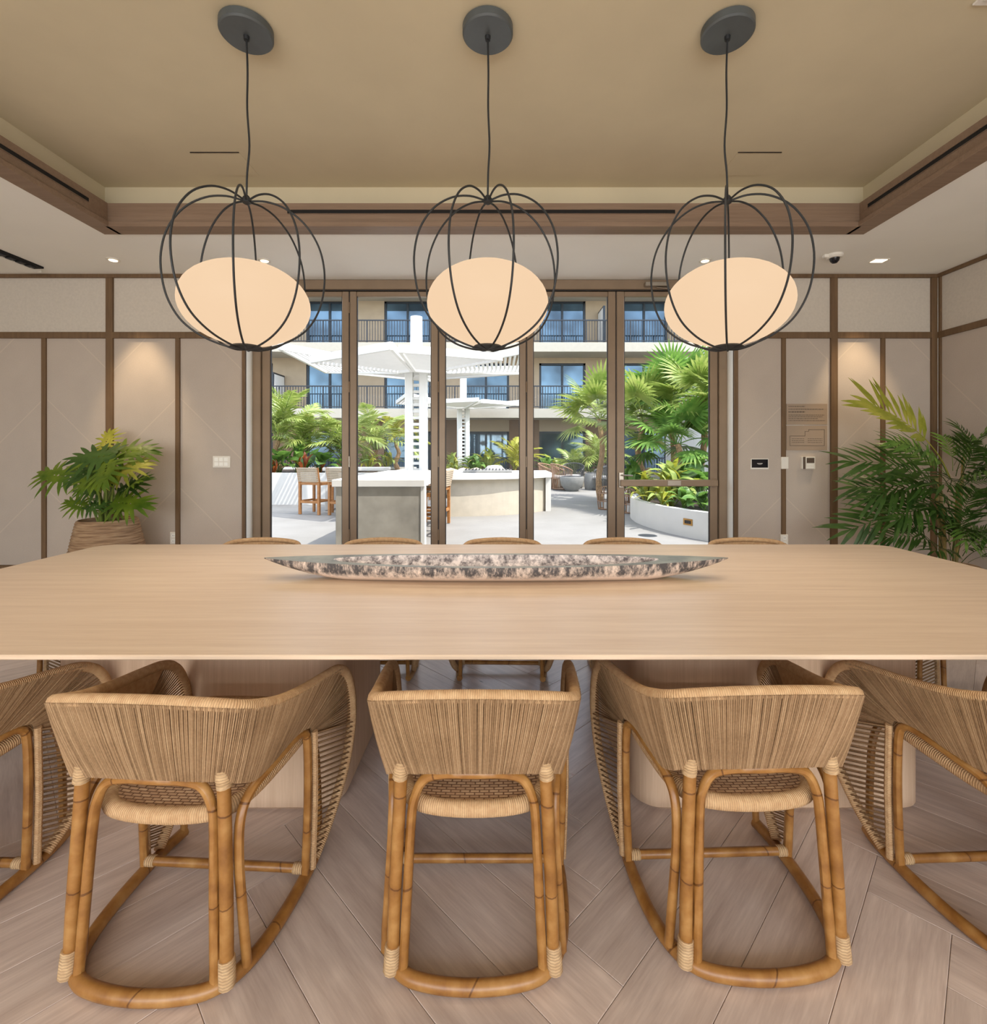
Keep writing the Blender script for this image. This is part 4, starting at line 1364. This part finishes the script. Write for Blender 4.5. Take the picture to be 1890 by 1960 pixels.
# --- opposite building
FY, RYY = 24.0, 22.6
bl = thing('apartment_building', 'tan apartment block with long white balconies across the terrace', 'building', (0, FY, 0))
levels = [0.0, 3.3, 6.3, 9.05]
wins = [-15.9, -12.05, -8.2, -4.42, -0.62, 3.08, 7.05, 10.9, 14.7]
for li in range(3):
    z0, z1 = levels[li], levels[li + 1] - 0.42
    hw = 1.12
    wt = z0 + 2.32
    xs = [-20] + [v for w in wins for v in (w - hw, w + hw)] + [20]
    for k in range(0, len(xs), 2):
        MB().box((xs[k], 0, z0), (xs[k + 1], 0.3, z1)).build('wall', M['facade' if li else 'facade_shaded'], bl, smooth=False)
    for w in wins:
        MB().box((w - hw, 0, wt), (w + hw, 0.3, z1)).build('lintel', M['facade'], bl, smooth=False)
        f = MB()
        f.box((w - hw, 0.05, z0), (w - hw + 0.1, 0.2, wt)).box((w + hw - 0.1, 0.05, z0), (w + hw, 0.2, wt)).box((w - hw, 0.05, wt - 0.1), (w + hw, 0.2, wt)).box((w - hw, 0.05, z0), (w + hw, 0.2, z0 + 0.1))
        f.box((w - 0.05, 0.06, z0 + 0.1), (w + 0.05, 0.2, wt - 0.1))
        wo = f.build('window', M['winframe'], bl, smooth=False)
        for a, b in ((w - hw + 0.1, w - 0.05), (w + 0.05, w + hw - 0.1)):
            MB().box((a, 0.12, z0 + 0.1), (b, 0.14, wt - 0.1)).build('pane', M['window'], wo, smooth=False)
    zs = levels[li + 1]
    MB().box((-20, RYY - FY - 0.1, zs - 0.42), (20, 0.3, zs)).build('balcony_slab', M['slab'], bl, smooth=False)
for li in (0, 1, 2):
    z0 = levels[li]
    y = RYY - FY + (0.0 if li else 0.6)
    r = MB().box((-20, y - 0.03, z0 + 1.0), (20, y + 0.03, z0 + 1.05)).build('top_rail', M['rail'], bl, smooth=False)
    mb = MB()
    x = -12.0
    while x < 12.0:
        mb.box((x - 0.012, y - 0.012, z0 + 0.06), (x + 0.012, y + 0.012, z0 + 1.0))
        x += 0.125
    mb.box((-20, y - 0.02, z0 + 0.06), (20, y + 0.02, z0 + 0.10))
    for i in range(21):
        mb.box((-20 + i * 2 - 0.025, y - 0.025, z0), (-20 + i * 2 + 0.025, y + 0.025, z0 + 1.0))
    b_ = mb.build('balusters', M['rail'], bl, smooth=False)
    b_['kind'] = 'stuff'
for x, z0, h in ((4.85, 6.3, 1.75), (4.75, 3.3, 1.3), (-10.4, 3.3, 1.7), (9.2, 6.3, 1.7)):
    f = MB().box((x - 0.05, -1.2, z0 + 0.02), (x + 0.05, -0.02, z0 + h)).build('privacy_screen', M['winframe'], bl, smooth=False)
    MB().box((x - 0.06, -1.12, z0 + 0.1), (x + 0.06, -0.08, z0 + h - 0.08)).build('screen_panel', M['white_paint'], f, smooth=False)
# --- pale boundary wall on the right
struct('wall_side', MB().box((7.4, 12.8, -0.1), (7.7, 22.0, 5.0)), M['white_conc'], label='pale garden wall behind the fan palms')

# --- louvred canopies
def pergola():
    t = thing('louvre_canopy', 'large white louvred petal canopy on a twin post behind the counter', 'canopy', (-1.80, 10.85, 0))
    t['group'] = 'white louvred canopies on the terrace'
    for sx in (-1, 1):
        MB().bevbox((sx * 0.155 - 0.085, -0.09, 0.0), (sx * 0.155 + 0.085, 0.09, 3.08), 0.01).build('post', M['white_paint'], t, smooth=False)
    for i in range(20):
        MB().box((-0.075, -0.03, 0.2 + i * 0.142), (0.075, 0.05, 0.26 + i * 0.142)).build('rung', M['white_paint'], t, smooth=False)
    MB().lathe([(0.36, 3.06), (0.30, 3.14), (0.135, 3.2), (0.128, 4.28), (0.0, 4.29)], 24).build('mast', M['white_paint'], t)
    for k in range(6):
        az = radians(60 * k)
        zo = 3.13 if k in (4, 5) else 3.32
        ro = 2.2 if k in (4, 5) else 2.75
        zi = 3.08 + (0.0 if k in (4, 5) else 0.05)
        # petal corners: inner apex, two shoulders, outer edge
        def P_(r, a, z):
            return Vector((r * cos(az + a), r * sin(az + a), z))
        A, B = P_(ro, radians(-28), zo), P_(ro, radians(28), zo + 0.05)
        C, D = P_(0.42, radians(-26), zi), P_(0.42, radians(26), zi)
        fr_ = MB()
        for p, q in ((C, A), (A, B), (B, D), (D, C)):
            dx = (q - p).normalized()
            sdx = dx.cross(Vector((0, 0, 1))).normalized()
            rs = []
            for e in (p, q):
                rs.append([e - sdx * 0.03 + Vector((0, 0, -0.07)), e + sdx * 0.03 + Vector((0, 0, -0.07)), e + sdx * 0.03 + Vector((0, 0, 0.07)), e - sdx * 0.03 + Vector((0, 0, 0.07))])
            fr_.rings(rs)
        w = fr_.build('petal_frame', M['white_paint'], t, smooth=False)
        n = 21
        for i in range(1, n):
            u_ = i / n
            p, q = C.lerp(A, u_), D.lerp(B, u_)
            dx = (q - p).normalized()
            rad = ((A + B) / 2 - (C + D) / 2).normalized()
            upv = (rad * 0.75 + Vector((0, 0, 1)) * (0.9 if k % 2 else 0.6)).normalized()
            nr = dx.cross(upv).normalized()
            rs = []
            for e in (p, q):
                rs.append([e - nr * 0.008 - upv * 0.03, e + nr * 0.008 - upv * 0.03, e + nr * 0.008 + upv * 0.03, e - nr * 0.008 + upv * 0.03])
            MB().rings(rs).build('louvre', M['white_paint'], w, smooth=False)
    return t
pg = pergola()
copy_thing(pg, (-1.40, 19.6, 0), radians(20), 'smaller looking white louvred canopy farther back by the balconies')

# --- concrete counter
t = thing('bar_counter', 'grey concrete counter with a white slab top on the terrace', 'counter', (-1.68, 8.75, 0))
MB().bevbox((-0.62, -1.76, -0.01), (0.58, -1.62, 0.84), 0.008).build('front_panel', M['concrete'], t, smooth=False)
MB().bevbox((-0.60, -1.62, -0.01), (0.12, 1.75, 0.84), 0.01).build('base', M['concrete'], t, smooth=False)
MB().bevbox((-0.66, -1.80, 0.84), (0.64, 1.80, 0.94), 0.006).build('top_slab', M['white_conc'], t, smooth=False)
MB().bevbox((0.582, -1.78, -0.01), (0.64, -1.62, 0.84), 0.004).build('end_panel', M['white_conc'], t, smooth=False)
# --- curved white counter
M['cream'] = plain('cream_render', (190, 179, 160), 0.8, var=0.03)
t = thing('curved_counter', 'cream curved kitchen counter with a white top beyond the middle doors', 'counter', (0, 0, 0))
oc = spline([(-1.05, 10.25, 0), (-0.5, 10.33, 0), (0.1, 10.5, 0), (0.65, 10.85, 0), (1.05, 11.3, 0)], 5)
poly = [(p.x, p.y) for p in oc] + [(1.05, 12.6), (-1.05, 12.2)]
MB().prism(poly, -0.01, 0.76).build('base', M['cream'], t, smooth=False)
oc2 = spline([(-1.12, 10.13, 0), (-0.5, 10.2, 0), (0.15, 10.38, 0), (0.72, 10.73, 0), (1.2, 11.2, 0)], 5)
poly2 = [(p.x, p.y) for p in oc2] + [(1.2, 12.7), (-1.12, 12.3)]
MB().prism(poly2, 0.76, 0.86).build('top_slab', M['white_conc'], t, smooth=False)
MB().box((1.06, 11.2, -0.01), (1.18, 12.6, 0.76)).build('end_panel', M['white_conc'], t, smooth=False)
g_ = thing('barbecue_grill', 'low grey barbecue grill with bars set on the curved counter', 'grill', (-0.25, 11.4, 0.86))
MB().bevbox((-0.55, -0.3, 0), (0.55, 0.3, 0.06), 0.01).build('body', M['greybowl'], g_, smooth=False)
for i in range(14):
    MB().tube([(-0.5 + i * 0.077, -0.28, 0.075), (-0.5 + i * 0.077, 0.28, 0.075)], 0.012, 6).build('grate_bar', M['rail'], g_)
MB().lathe([(0.0, 0.16), (0.16, 0.14), (0.24, 0.06), (0.26, 0.0)], 20, Matrix.Translation((0.15, 0.55, 0.0))).build('lid', M['cushion'], g_)
# --- teak counter stools
def stool():
    t = thing('teak_stool', None, 'stool', (0, 0, 0), 0, 'teak strap counter stools on the terrace')
    for x in (-0.24, 0.24):
        MB().bevbox((x - 0.025, 0.20, 0), (x + 0.025, 0.25, 0.70), 0.004).build('leg', M['teak'], t, smooth=False)
        mb = MB()
        mb.rings([[(x - .025, y0, z), (x + .025, y0, z), (x + .025, y0 + .05, z), (x - .025, y0 + .05, z)] for y0, z in ((-0.25, 0), (-0.25, 0.66), (-0.32, 1.0))])
        mb.build('leg', M['teak'], t, smooth=False)
        MB().bevbox((x - 0.02, -0.21, 0.62), (x + 0.02, 0.21, 0.68), 0.004).build('side_rail', M['teak'], t, smooth=False)
        MB().bevbox((x - 0.018, -0.21, 0.26), (x + 0.018, 0.21, 0.30), 0.004).build('footrest', M['teak'], t, smooth=False)
    for y, z in ((-0.245, 0.24), (0.205, 0.24), (-0.245, 0.63), (0.205, 0.63)):
        MB().bevbox((-0.215, y, z), (0.215, y + 0.04, z + 0.05), 0.004).build('cross_rail', M['teak'], t, smooth=False)
    for i in range(9):
        MB().bevbox((-0.23, -0.19 + i * 0.044, 0.675), (0.23, -0.155 + i * 0.044, 0.69), 0.003).build('seat_strap', M['strap'], t, smooth=False)
    for i in range(8):
        z = 0.70 + i * 0.038
        y = -0.25 - (z - 0.66) * 0.206
        MB().bevbox((-0.26, y - 0.006, z), (0.26, y + 0.012, z + 0.033), 0.003).build('back_strap', M['strap'], t, smooth=False)
    return t
s0 = stool()
s0.location = (-3.95, 10.75, 0)
s0.rotation_euler = (0, 0, radians(-18))
s0['label'] = 'teak strap stool standing alone nearest the planter wall'
copy_thing(s0, (-3.25, 10.55, 0), radians(-25), 'teak strap stool partly hidden by the concrete counter end')
copy_thing(s0, (-1.22, 8.1, 0), radians(80), 'teak strap stool tucked at the near flank of the concrete counter')
copy_thing(s0, (-1.20, 9.1, 0), radians(80), 'teak strap stool between the concrete counter and the cream counter')
t = thing('high_table', 'white high table beside the two teak stools', 'table', (-3.3, 11.6, 0))
MB().bevbox((-0.7, -0.35, 0.90), (0.7, 0.35, 0.97), 0.008).build('tabletop', M['white_conc'], t, smooth=False)
for x in (-0.6, 0.6):
    MB().bevbox((x - 0.06, -0.3, 0), (x + 0.06, 0.3, 0.90), 0.008).build('leg', M['white_conc'], t, smooth=False)

# --- planters
def ring_wall(poly, th):
    n = len(poly)
    inn = []
    for i in range(n):
        a, b, c = Vector(poly[i - 1]), Vector(poly[i]), Vector(poly[(i + 1) % n])
        d = ((b - a).normalized() + (c - b).normalized())
        d = d.normalized() if d.length > 1e-6 else (b - a).normalized()
        inn.append(tuple(b + Vector((-d.y, d.x)) * th))
    return inn
def planter(name, label, poly, h, mat, th=0.12):
    t = thing(name, label, 'planter')
    inn = ring_wall(poly, th)
    rs = [[(x, y, -0.01) for x, y in poly], [(x, y, h) for x, y in poly], [(x, y, h) for x, y in inn], [(x, y, h - 0.1) for x, y in inn]]
    MB().rings(rs, False, False).build('wall', mat, t, angle=50)
    MB().rings([[(x, y, h - 0.09) for x, y in inn], [(x, y, h - 0.08) for x, y in inn]], False, True).build('soil', M['soil'], t, smooth=False)
    return t
cp = spline([(4.5, 6.45, 0), (3.75, 6.9, 0), (3.2, 7.35, 0), (2.82, 8.1, 0), (2.64, 8.9, 0), (2.62, 9.6, 0), (2.8, 10.5, 0), (3.4, 11.4, 0), (4.6, 12.2, 0)], 5)
cp = [(p.x, p.y) for p in cp][::-1] + []
poly = [(7.2, 6.45)] + [(7.2, 12.3)] + cp
t = planter('curved_planter', 'low white curved planter filled with yellow green foliage', poly, 0.42, M['white_conc'])
a_ = math.atan2(8.1 - 7.35, 2.82 - 3.2)
vm = Matrix.Translation((2.985, 7.77, 0.235)) @ Matrix.Rotation(a_, 4, 'Z')
v_ = MB().box((-0.09, -0.02, -0.05), (0.09, 0.035, 0.05), vm).build('brass_vent', M['brass'], t, smooth=False)  # brass vent set in the curved planter wall
MB().box((-0.06, 0.035, -0.025), (0.06, 0.04, 0.025), vm).build('grille', M['bronze_dark'], v_, smooth=False)
planter('raised_planter', 'tall pale concrete planter behind the teak stools', [(-11, 12.6), (-2.9, 12.6), (-2.9, 17.5), (-11, 17.5)], 0.80, M['white_conc'])
planter('rear_planter', 'long low planter bed in front of the ground floor windows', [(-2.4, 18.2), (7.2, 19.2), (7.2, 22.2), (-2.4, 22.0)], 0.45, M['concrete'])

# --- outdoor plants: shared leaf meshes, one object per frond
G = {}
G['feather'] = [frond_mesh('frond', 1.0, (0.75, 0.85), 26, 0.30, 0.026, M['leaf_palm'], 62, 0.15, 0.45, 0.55, s_, 0.010) for s_ in (11, 12)]
G['feather_lime'] = [frond_mesh('frond', 1.0, (0.75, 0.8), 18, 0.26, 0.04, M['leaf_lime'], 62, 0.2, 0.35, 0.5, s_, 0.010) for s_ in (13, 14)]
G['fan'] = [fan_mesh('fan_leaf', 0.55, 0.62, M['leaf_palm'], 26, 230, s_, 0.055) for s_ in (1, 2)]
G['fan_mid'] = [fan_mesh('fan_leaf', 0.55, 0.62, M['leaf_mid'], 26, 230, s_, 0.055) for s_ in (3, 4)]
G['blade_mid'] = [blade_mesh('leaf', 1.0, 0.20, M['leaf_mid'], (1.2, 1.0), 0.2)]
G['blade_lime'] = [blade_mesh('leaf', 1.0, 0.12, M['leaf_lime'], (1.1, 1.0), 0.12), blade_mesh('leaf', 1.0, 0.15, M['leaf_palm'], (1.2, 1.1), 0.12)]
G['blade_deep'] = [blade_mesh('leaf', 1.0, 0.42, M['leaf_deep'], (1.1, 0.9), 0.4), blade_mesh('leaf', 1.0, 0.38, M['leaf_mid'], (1.0, 0.9), 0.4)]
G['blade_red'] = [blade_mesh('leaf', 1.0, 0.14, M['leaf_red'], (1.2, 0.8), 0.05), blade_mesh('leaf', 1.0, 0.12, M['leaf_deep'], (1.0, 0.7), 0.05)]
random.seed(21)
def plant(kind, name, label, base, n, size, tilt=(10, 70), trunk=0.0, leafname='leaf', group='tropical plants on the terrace'):
    b = Vector(base)
    t = thing(name, label, 'plant', b, random.uniform(0, 6), group)
    if trunk > 0:
        pts = [(0.05 * sin(i * 0.9), 0.04 * cos(i * 1.3) - 0.04, trunk * i / 8) for i in range(9)]
        MB().tube(pts, [0.085 - 0.004 * i + (0.008 if i % 2 else 0) for i in range(9)], 8).build('trunk', M['trunk'], t)
        hub = Vector(pts[-1])
    else:
        hub = Vector((0, 0, 0))
    ms = G[kind]
    for i in range(n):
        az = 2.399963 * i + random.uniform(-.25, .25)
        u_ = (i + 0.5) / n
        ti = radians(tilt[0] + (tilt[1] - tilt[0]) * u_ + random.uniform(-6, 6))
        o_ = Vector((random.uniform(-1, 1), random.uniform(-1, 1), 0)) * 0.06 * size
        place(ms[i % len(ms)], t, leafname, hub + o_, az, ti, size * random.uniform(0.75, 1.1), random.uniform(-.3, .3))
    return t
def pp(px, d, z):
    return ((px - CX) * d / FPX, d, z)
# left bed
plant('feather', 'feather_palm', 'feathery palm arching up at the outer edge of the raised bed', pp(528, 13.6, 0.7), 14, 1.65, (15, 80), 0.95, 'frond')
plant('feather', 'feather_palm', 'feathery palm in the raised bed behind the lone teak stool', pp(585, 14.4, 0.7), 14, 1.75, (5, 75), 0.5, 'frond')
plant('feather', 'feather_palm', 'feathery palm in the raised bed behind the first door stile', pp(650, 15.0, 0.7), 14, 1.85, (5, 70), 0.4, 'frond')
plant('feather', 'feather_palm', 'feathery palm with drooping fronds beside the canopy post', pp(722, 16.4, 0.7), 13, 1.75, (0, 65), 0.7, 'frond')
plant('feather_lime', 'tree_fern', 'yellow fern like tree leaning towards the canopy post', pp(762, 17.2, 0.7), 12, 1.35, (-10, 60), 0.95, 'frond')
plant('blade_deep', 'broadleaf_plant', 'broad dark leaves at the outer corner of the raised bed', pp(535, 13.0, 0.72), 13, 0.85, (0, 70))
plant('blade_deep', 'broadleaf_plant', 'broad glossy leaves in the raised bed above the stool backs', pp(612, 13.2, 0.72), 13, 0.8, (0, 70))
plant('blade_mid', 'ginger_plant', 'upright green ginger leaves in the middle of the raised bed', pp(570, 13.9, 0.72), 16, 1.05, (5, 78))
plant('blade_mid', 'ginger_plant', 'upright green leaves at the inner end of the raised bed', pp(668, 13.9, 0.72), 16, 1.0, (5, 78))
plant('blade_red', 'bromeliad', 'red orange bromeliad at the outer edge of the raised bed', pp(524, 12.85, 0.72), 15, 0.45, (5, 75))
plant('blade_red', 'bromeliad', 'large red orange bromeliad in the raised bed above the lone stool', pp(583, 12.9, 0.72), 20, 0.62, (5, 80))
plant('blade_red', 'bromeliad', 'small red bromeliad in the raised bed above the second stool', pp(612, 12.9, 0.72), 14, 0.4, (5, 75))
plant('blade_lime', 'lime_shrub', 'lime shrub low behind the concrete counter top', pp(705, 15.6, 0.72), 22, 0.75, (0, 80))
plant('blade_lime', 'lime_shrub', 'lime shrub between the fern tree and the counter', pp(742, 16.2, 0.72), 20, 0.8, (0, 80))
# far middle beds
plant('blade_lime', 'lime_shrub', 'lime green shrub glimpsed beside the far canopy post', pp(868, 18.8, 0.4), 24, 1.05, (0, 80))
plant('blade_lime', 'lime_shrub', 'big yellow lime shrub in the middle of the rear bed', pp(930, 19.6, 0.4), 30, 1.25, (0, 80))
plant('blade_mid', 'ginger_plant', 'green leafy clump in front of the ground floor window', pp(908, 19.2, 0.4), 22, 1.0, (0, 75))
plant('feather_lime', 'fern_shrub', 'yellow ferny shrub leaning over the rear bed by the door stile', pp(985, 20.0, 0.4), 12, 1.5, (10, 70), 0.2, 'frond')
plant('blade_mid', 'ginger_plant', 'green leafy clump beside the rear lounge chairs', pp(1045, 20.0, 0.4), 22, 0.95, (0, 75))
plant('blade_lime', 'lime_shrub', 'small lime shrub behind the wicker barrel chair', pp(1065, 20.4, 0.4), 22, 0.8, (0, 75))
plant('feather', 'feather_palm', 'low feathery palm behind the grey lounge chair', pp(1100, 20.2, 0.4), 13, 1.25, (5, 70), 0.0, 'frond')
plant('feather', 'feather_palm', 'feathery palm rising beside the rear balcony railing', pp(1148, 19.6, 0.4), 14, 1.7, (5, 75), 0.3, 'frond')
plant('blade_deep', 'broadleaf_plant', 'dark broad leaves at the end of the rear bed', pp(1130, 19.8, 0.4), 14, 0.95, (5, 70))
# right: fan palms and planter fill
plant('fan', 'fan_palm', 'fan palm whose leaves spread across the fourth door leaf', pp(1150, 13.6, -0.01), 15, 1.45, (-25, 70), 2.25, 'fan_leaf')
plant('fan', 'fan_palm', 'fan palm with a big upright leaf behind the push bar door', pp(1222, 12.0, 0.3), 14, 1.35, (-30, 75), 1.7, 'fan_leaf')
plant('fan_mid', 'fan_palm', 'tall fan palm reaching above the others', pp(1292, 12.6, 0.0), 16, 1.4, (-30, 70), 2.75, 'fan_leaf')
plant('fan', 'fan_palm', 'fan palm hard against the outer door stile', pp(1345, 11.2, 0.3), 16, 1.35, (-35, 70), 2.1, 'fan_leaf')
plant('fan_mid', 'fan_palm', 'short fan palm over the middle of the curved planter', pp(1300, 10.6, 0.3), 13, 1.2, (-30, 70), 1.2, 'fan_leaf')
plant('fan', 'fan_palm', 'fan palm partly hidden by the door reveal', pp(1400, 10.4, 0.3), 15, 1.35, (-35, 70), 1.9, 'fan_leaf')
plant('blade_mid', 'ginger_plant', 'green ginger clump behind the planter tip', pp(1215, 11.2, 0.3), 22, 0.95, (5, 78))
plant('blade_mid', 'ginger_plant', 'green ginger clump deep in the curved planter', pp(1330, 10.0, 0.33), 24, 1.1, (5, 78))
plant('blade_lime', 'variegated_ginger', 'yellow striped ginger spilling over the planter tip', pp(1238, 9.35, 0.34), 26, 0.75, (-5, 75))
plant('blade_lime', 'variegated_ginger', 'tall yellow striped ginger in the middle of the planter', pp(1285, 9.1, 0.34), 28, 1.0, (0, 80))
plant('blade_lime', 'variegated_ginger', 'yellow striped ginger low at the planter rim', pp(1268, 8.75, 0.34), 24, 0.62, (-5, 70))
plant('blade_deep', 'broadleaf_plant', 'glossy broad leaves at the near side of the planter', pp(1345, 8.9, 0.34), 14, 0.85, (0, 70))
plant('blade_mid', 'ginger_plant', 'low green clump along the planter rim above the brass vent', pp(1310, 8.35, 0.34), 20, 0.5, (-5, 70))
plant('blade_deep', 'broadleaf_plant', 'small dark leaves along the planter rim by the outer stile', pp(1350, 7.95, 0.34), 14, 0.5, (0, 70))
plant('blade_mid', 'ginger_plant', 'green clump at the end of the planter behind the reveal', pp(1400, 8.2, 0.34), 22, 0.8, (0, 75))

# --- lounge furniture far back
def barrel(mat, seat_mat):
    t = thing('barrel_chair', None, 'lounge chair', (0, 0, 0), 0, 'woven barrel lounge chairs on the terrace')
    n = 30
    arc = [radians(-130 + 260 * i / (n - 1)) for i in range(n)]
    hgt = lambda a: 0.62 + 0.30 * cos(a * 0.62)
    top = [(0.40 * sin(a), -0.40 * cos(a), hgt(a)) for a in arc]
    MB().tube(top, 0.022, 6).build('rim', mat, t)
    for z in (0.05, 0.40):
        MB().tube([(0.33 * sin(a), -0.33 * cos(a), z) for a in [2 * pi * i / 24 for i in range(24)]], 0.016, 6, closed=True).build('hoop', mat, t)
    mb = MB()
    for a, p in zip(arc, top):
        mb.tube([(0.31 * sin(a), -0.31 * cos(a), 0.02), p], 0.012, 4)
    b_ = mb.build('canes', mat, t)
    b_['kind'] = 'stuff'
    MB().lathe([(0.0, 0.5), (0.28, 0.5), (0.32, 0.46), (0.32, 0.40), (0, 0.39)], 24).build('cushion', seat_mat, t)
    return t
b0 = barrel(M['wicker'], M['cushion'])
b0.location = pp(1076, 17.6, -0.01)
b0.rotation_euler = (0, 0, radians(-70))
b0['label'] = 'brown wicker barrel chair beside the white counter end'
copy_thing(b0, pp(1215, 12.6, -0.01), radians(60), 'brown wicker barrel chair behind the push bar')
copy_thing(b0, pp(1052, 18.2, -0.01), radians(-120), 'brown wicker barrel chair mostly hidden by the curved counter')
b1 = barrel(M['grey_weave'], M['cushion'])
b1.location = pp(1152, 17.4, -0.01)
b1.rotation_euler = (0, 0, radians(80))
b1['label'] = 'dark grey woven lounge chair beside the fourth door stile'
copy_thing(b1, pp(1098, 18.4, -0.01), radians(170), 'dark grey woven lounge chair with a pale cushion behind the bowl table')
for (px, d, s_, lab) in ((1095, 17.0, 1.0, 'round grey cast stone bowl table on the terrace'), (1132, 17.6, 0.8, 'grey drum side table between the lounge chairs')):
    t = thing('bowl_table' if s_ == 1 else 'drum_table', lab, 'side table', pp(px, d, -0.01))
    pr = [(0.0, 0.0), (0.2, 0.0), (0.36, 0.2), (0.42, 0.45), (0.40, 0.5), (0.0, 0.5)] if s_ == 1 else [(0.0, 0.0), (0.22, 0.0), (0.25, 0.3), (0.22, 0.58), (0.0, 0.6)]
    MB().lathe(pr, 28).build('body', M['greybowl'], t)
    MB().lathe([(0.0, pr[-1][1] + 0.012), (pr[-2][0] - 0.05, pr[-1][1] + 0.012), (pr[-2][0] - 0.04, pr[-1][1])], 24).build('top_inset', M['rail'], t)
def lantern(px, d, lab):
    t = thing('wicker_lantern', lab, 'lantern', pp(px, d, -0.01), 0, 'wicker floor lanterns on the terrace')
    for z, r in ((0.02, 0.17), (0.2, 0.19), (0.38, 0.18)):
        MB().tube([(r * cos(2 * pi * i / 20), r * sin(2 * pi * i / 20), z) for i in range(20)], 0.012, 6, closed=True).build('hoop', M['wicker'], t)
    for k in range(12):
        a = 2 * pi * k / 12
        pts = spline([(r * cos(a), r * sin(a), z) for r, z in ((0.17, 0.0), (0.19, 0.2), (0.18, 0.38), (0.11, 0.5), (0.03, 0.54))], 3)
        MB().tube(pts, 0.009, 5).build('cane', M['wicker'], t)
    MB().lathe([(0.0, 0.0), (0.15, 0.0), (0.15, 0.02), (0.0, 0.02)], 16).build('base', M['wicker'], t)
    MB().lathe([(0.0, 0.02), (0.04, 0.02), (0.04, 0.2), (0.0, 0.2)], 12).build('candle', M['white_paint'], t)
lantern(1160, 11.6, 'tall wicker lantern standing on the open paving')
lantern(1204, 10.9, 'wicker lantern beside the tip of the curved planter')
# sun loungers with cushions and boulders behind the counters
def lounge(px, d, rz, lab):
    t = thing('wooden_lounge_chair', lab, 'lounge chair', pp(px, d, -0.01), rz, 'low wooden lounge chairs behind the counters')
    for x in (-0.34, 0.34):
        MB().bevbox((x - 0.03, -0.35, 0), (x + 0.03, -0.29, 0.62), 0.004).build('leg', M['wicker'], t, smooth=False)
        MB().bevbox((x - 0.03, 0.29, 0), (x + 0.03, 0.35, 0.5), 0.004).build('leg', M['wicker'], t, smooth=False)
        MB().bevbox((x - 0.035, -0.35, 0.5), (x + 0.035, 0.37, 0.54), 0.004).build('armrest', M['wicker'], t, smooth=False)
    for i in range(5):
        MB().bevbox((-0.31, -0.35, 0.42 + i * 0.09), (0.31, -0.32, 0.49 + i * 0.09), 0.004).build('back_slat', M['strap'], t, smooth=False)
    MB().bevbox((-0.31, -0.3, 0.28), (0.31, 0.34, 0.42), 0.03).build('seat_cushion', M['cushion'], t)
lounge(772, 13.4, 0.2, 'low wooden lounge chair behind the grey counter, nearest the fern tree')
lounge(806, 14.2, -0.1, 'low wooden lounge chair behind the canopy post')
random.seed(9)
for px, d, s_, lab in ((862, 14.6, 0.42, 'pale boulder beside the canopy post'), (888, 14.8, 0.36, 'flat white boulder behind the grill'), (912, 15.0, 0.4, 'tan boulder behind the grill lid'), (945, 15.1, 0.44, 'grey white boulder at the counter end')):
    t = MB()
    pr = []
    for i in range(9):
        a = -pi / 2 + pi * i / 8
        pr.append([(s_ * cos(a) * cos(b) * (1 + 0.18 * sin(3 * b + px) + random.uniform(-.05, .05)), s_ * 0.8 * cos(a) * sin(b) * (1 + 0.12 * cos(2 * b + px)), 0.45 + 0.42 * sin(a) + random.uniform(-.02, .02)) for b in [2 * pi * j / 14 for j in range(14)]])
    t.rings(pr)
    ob = t.build('boulder', M['stone'], None, angle=50, loc=pp(px, d, -0.02))
    tag(ob, lab, 'boulder', 'boulders behind the counters')
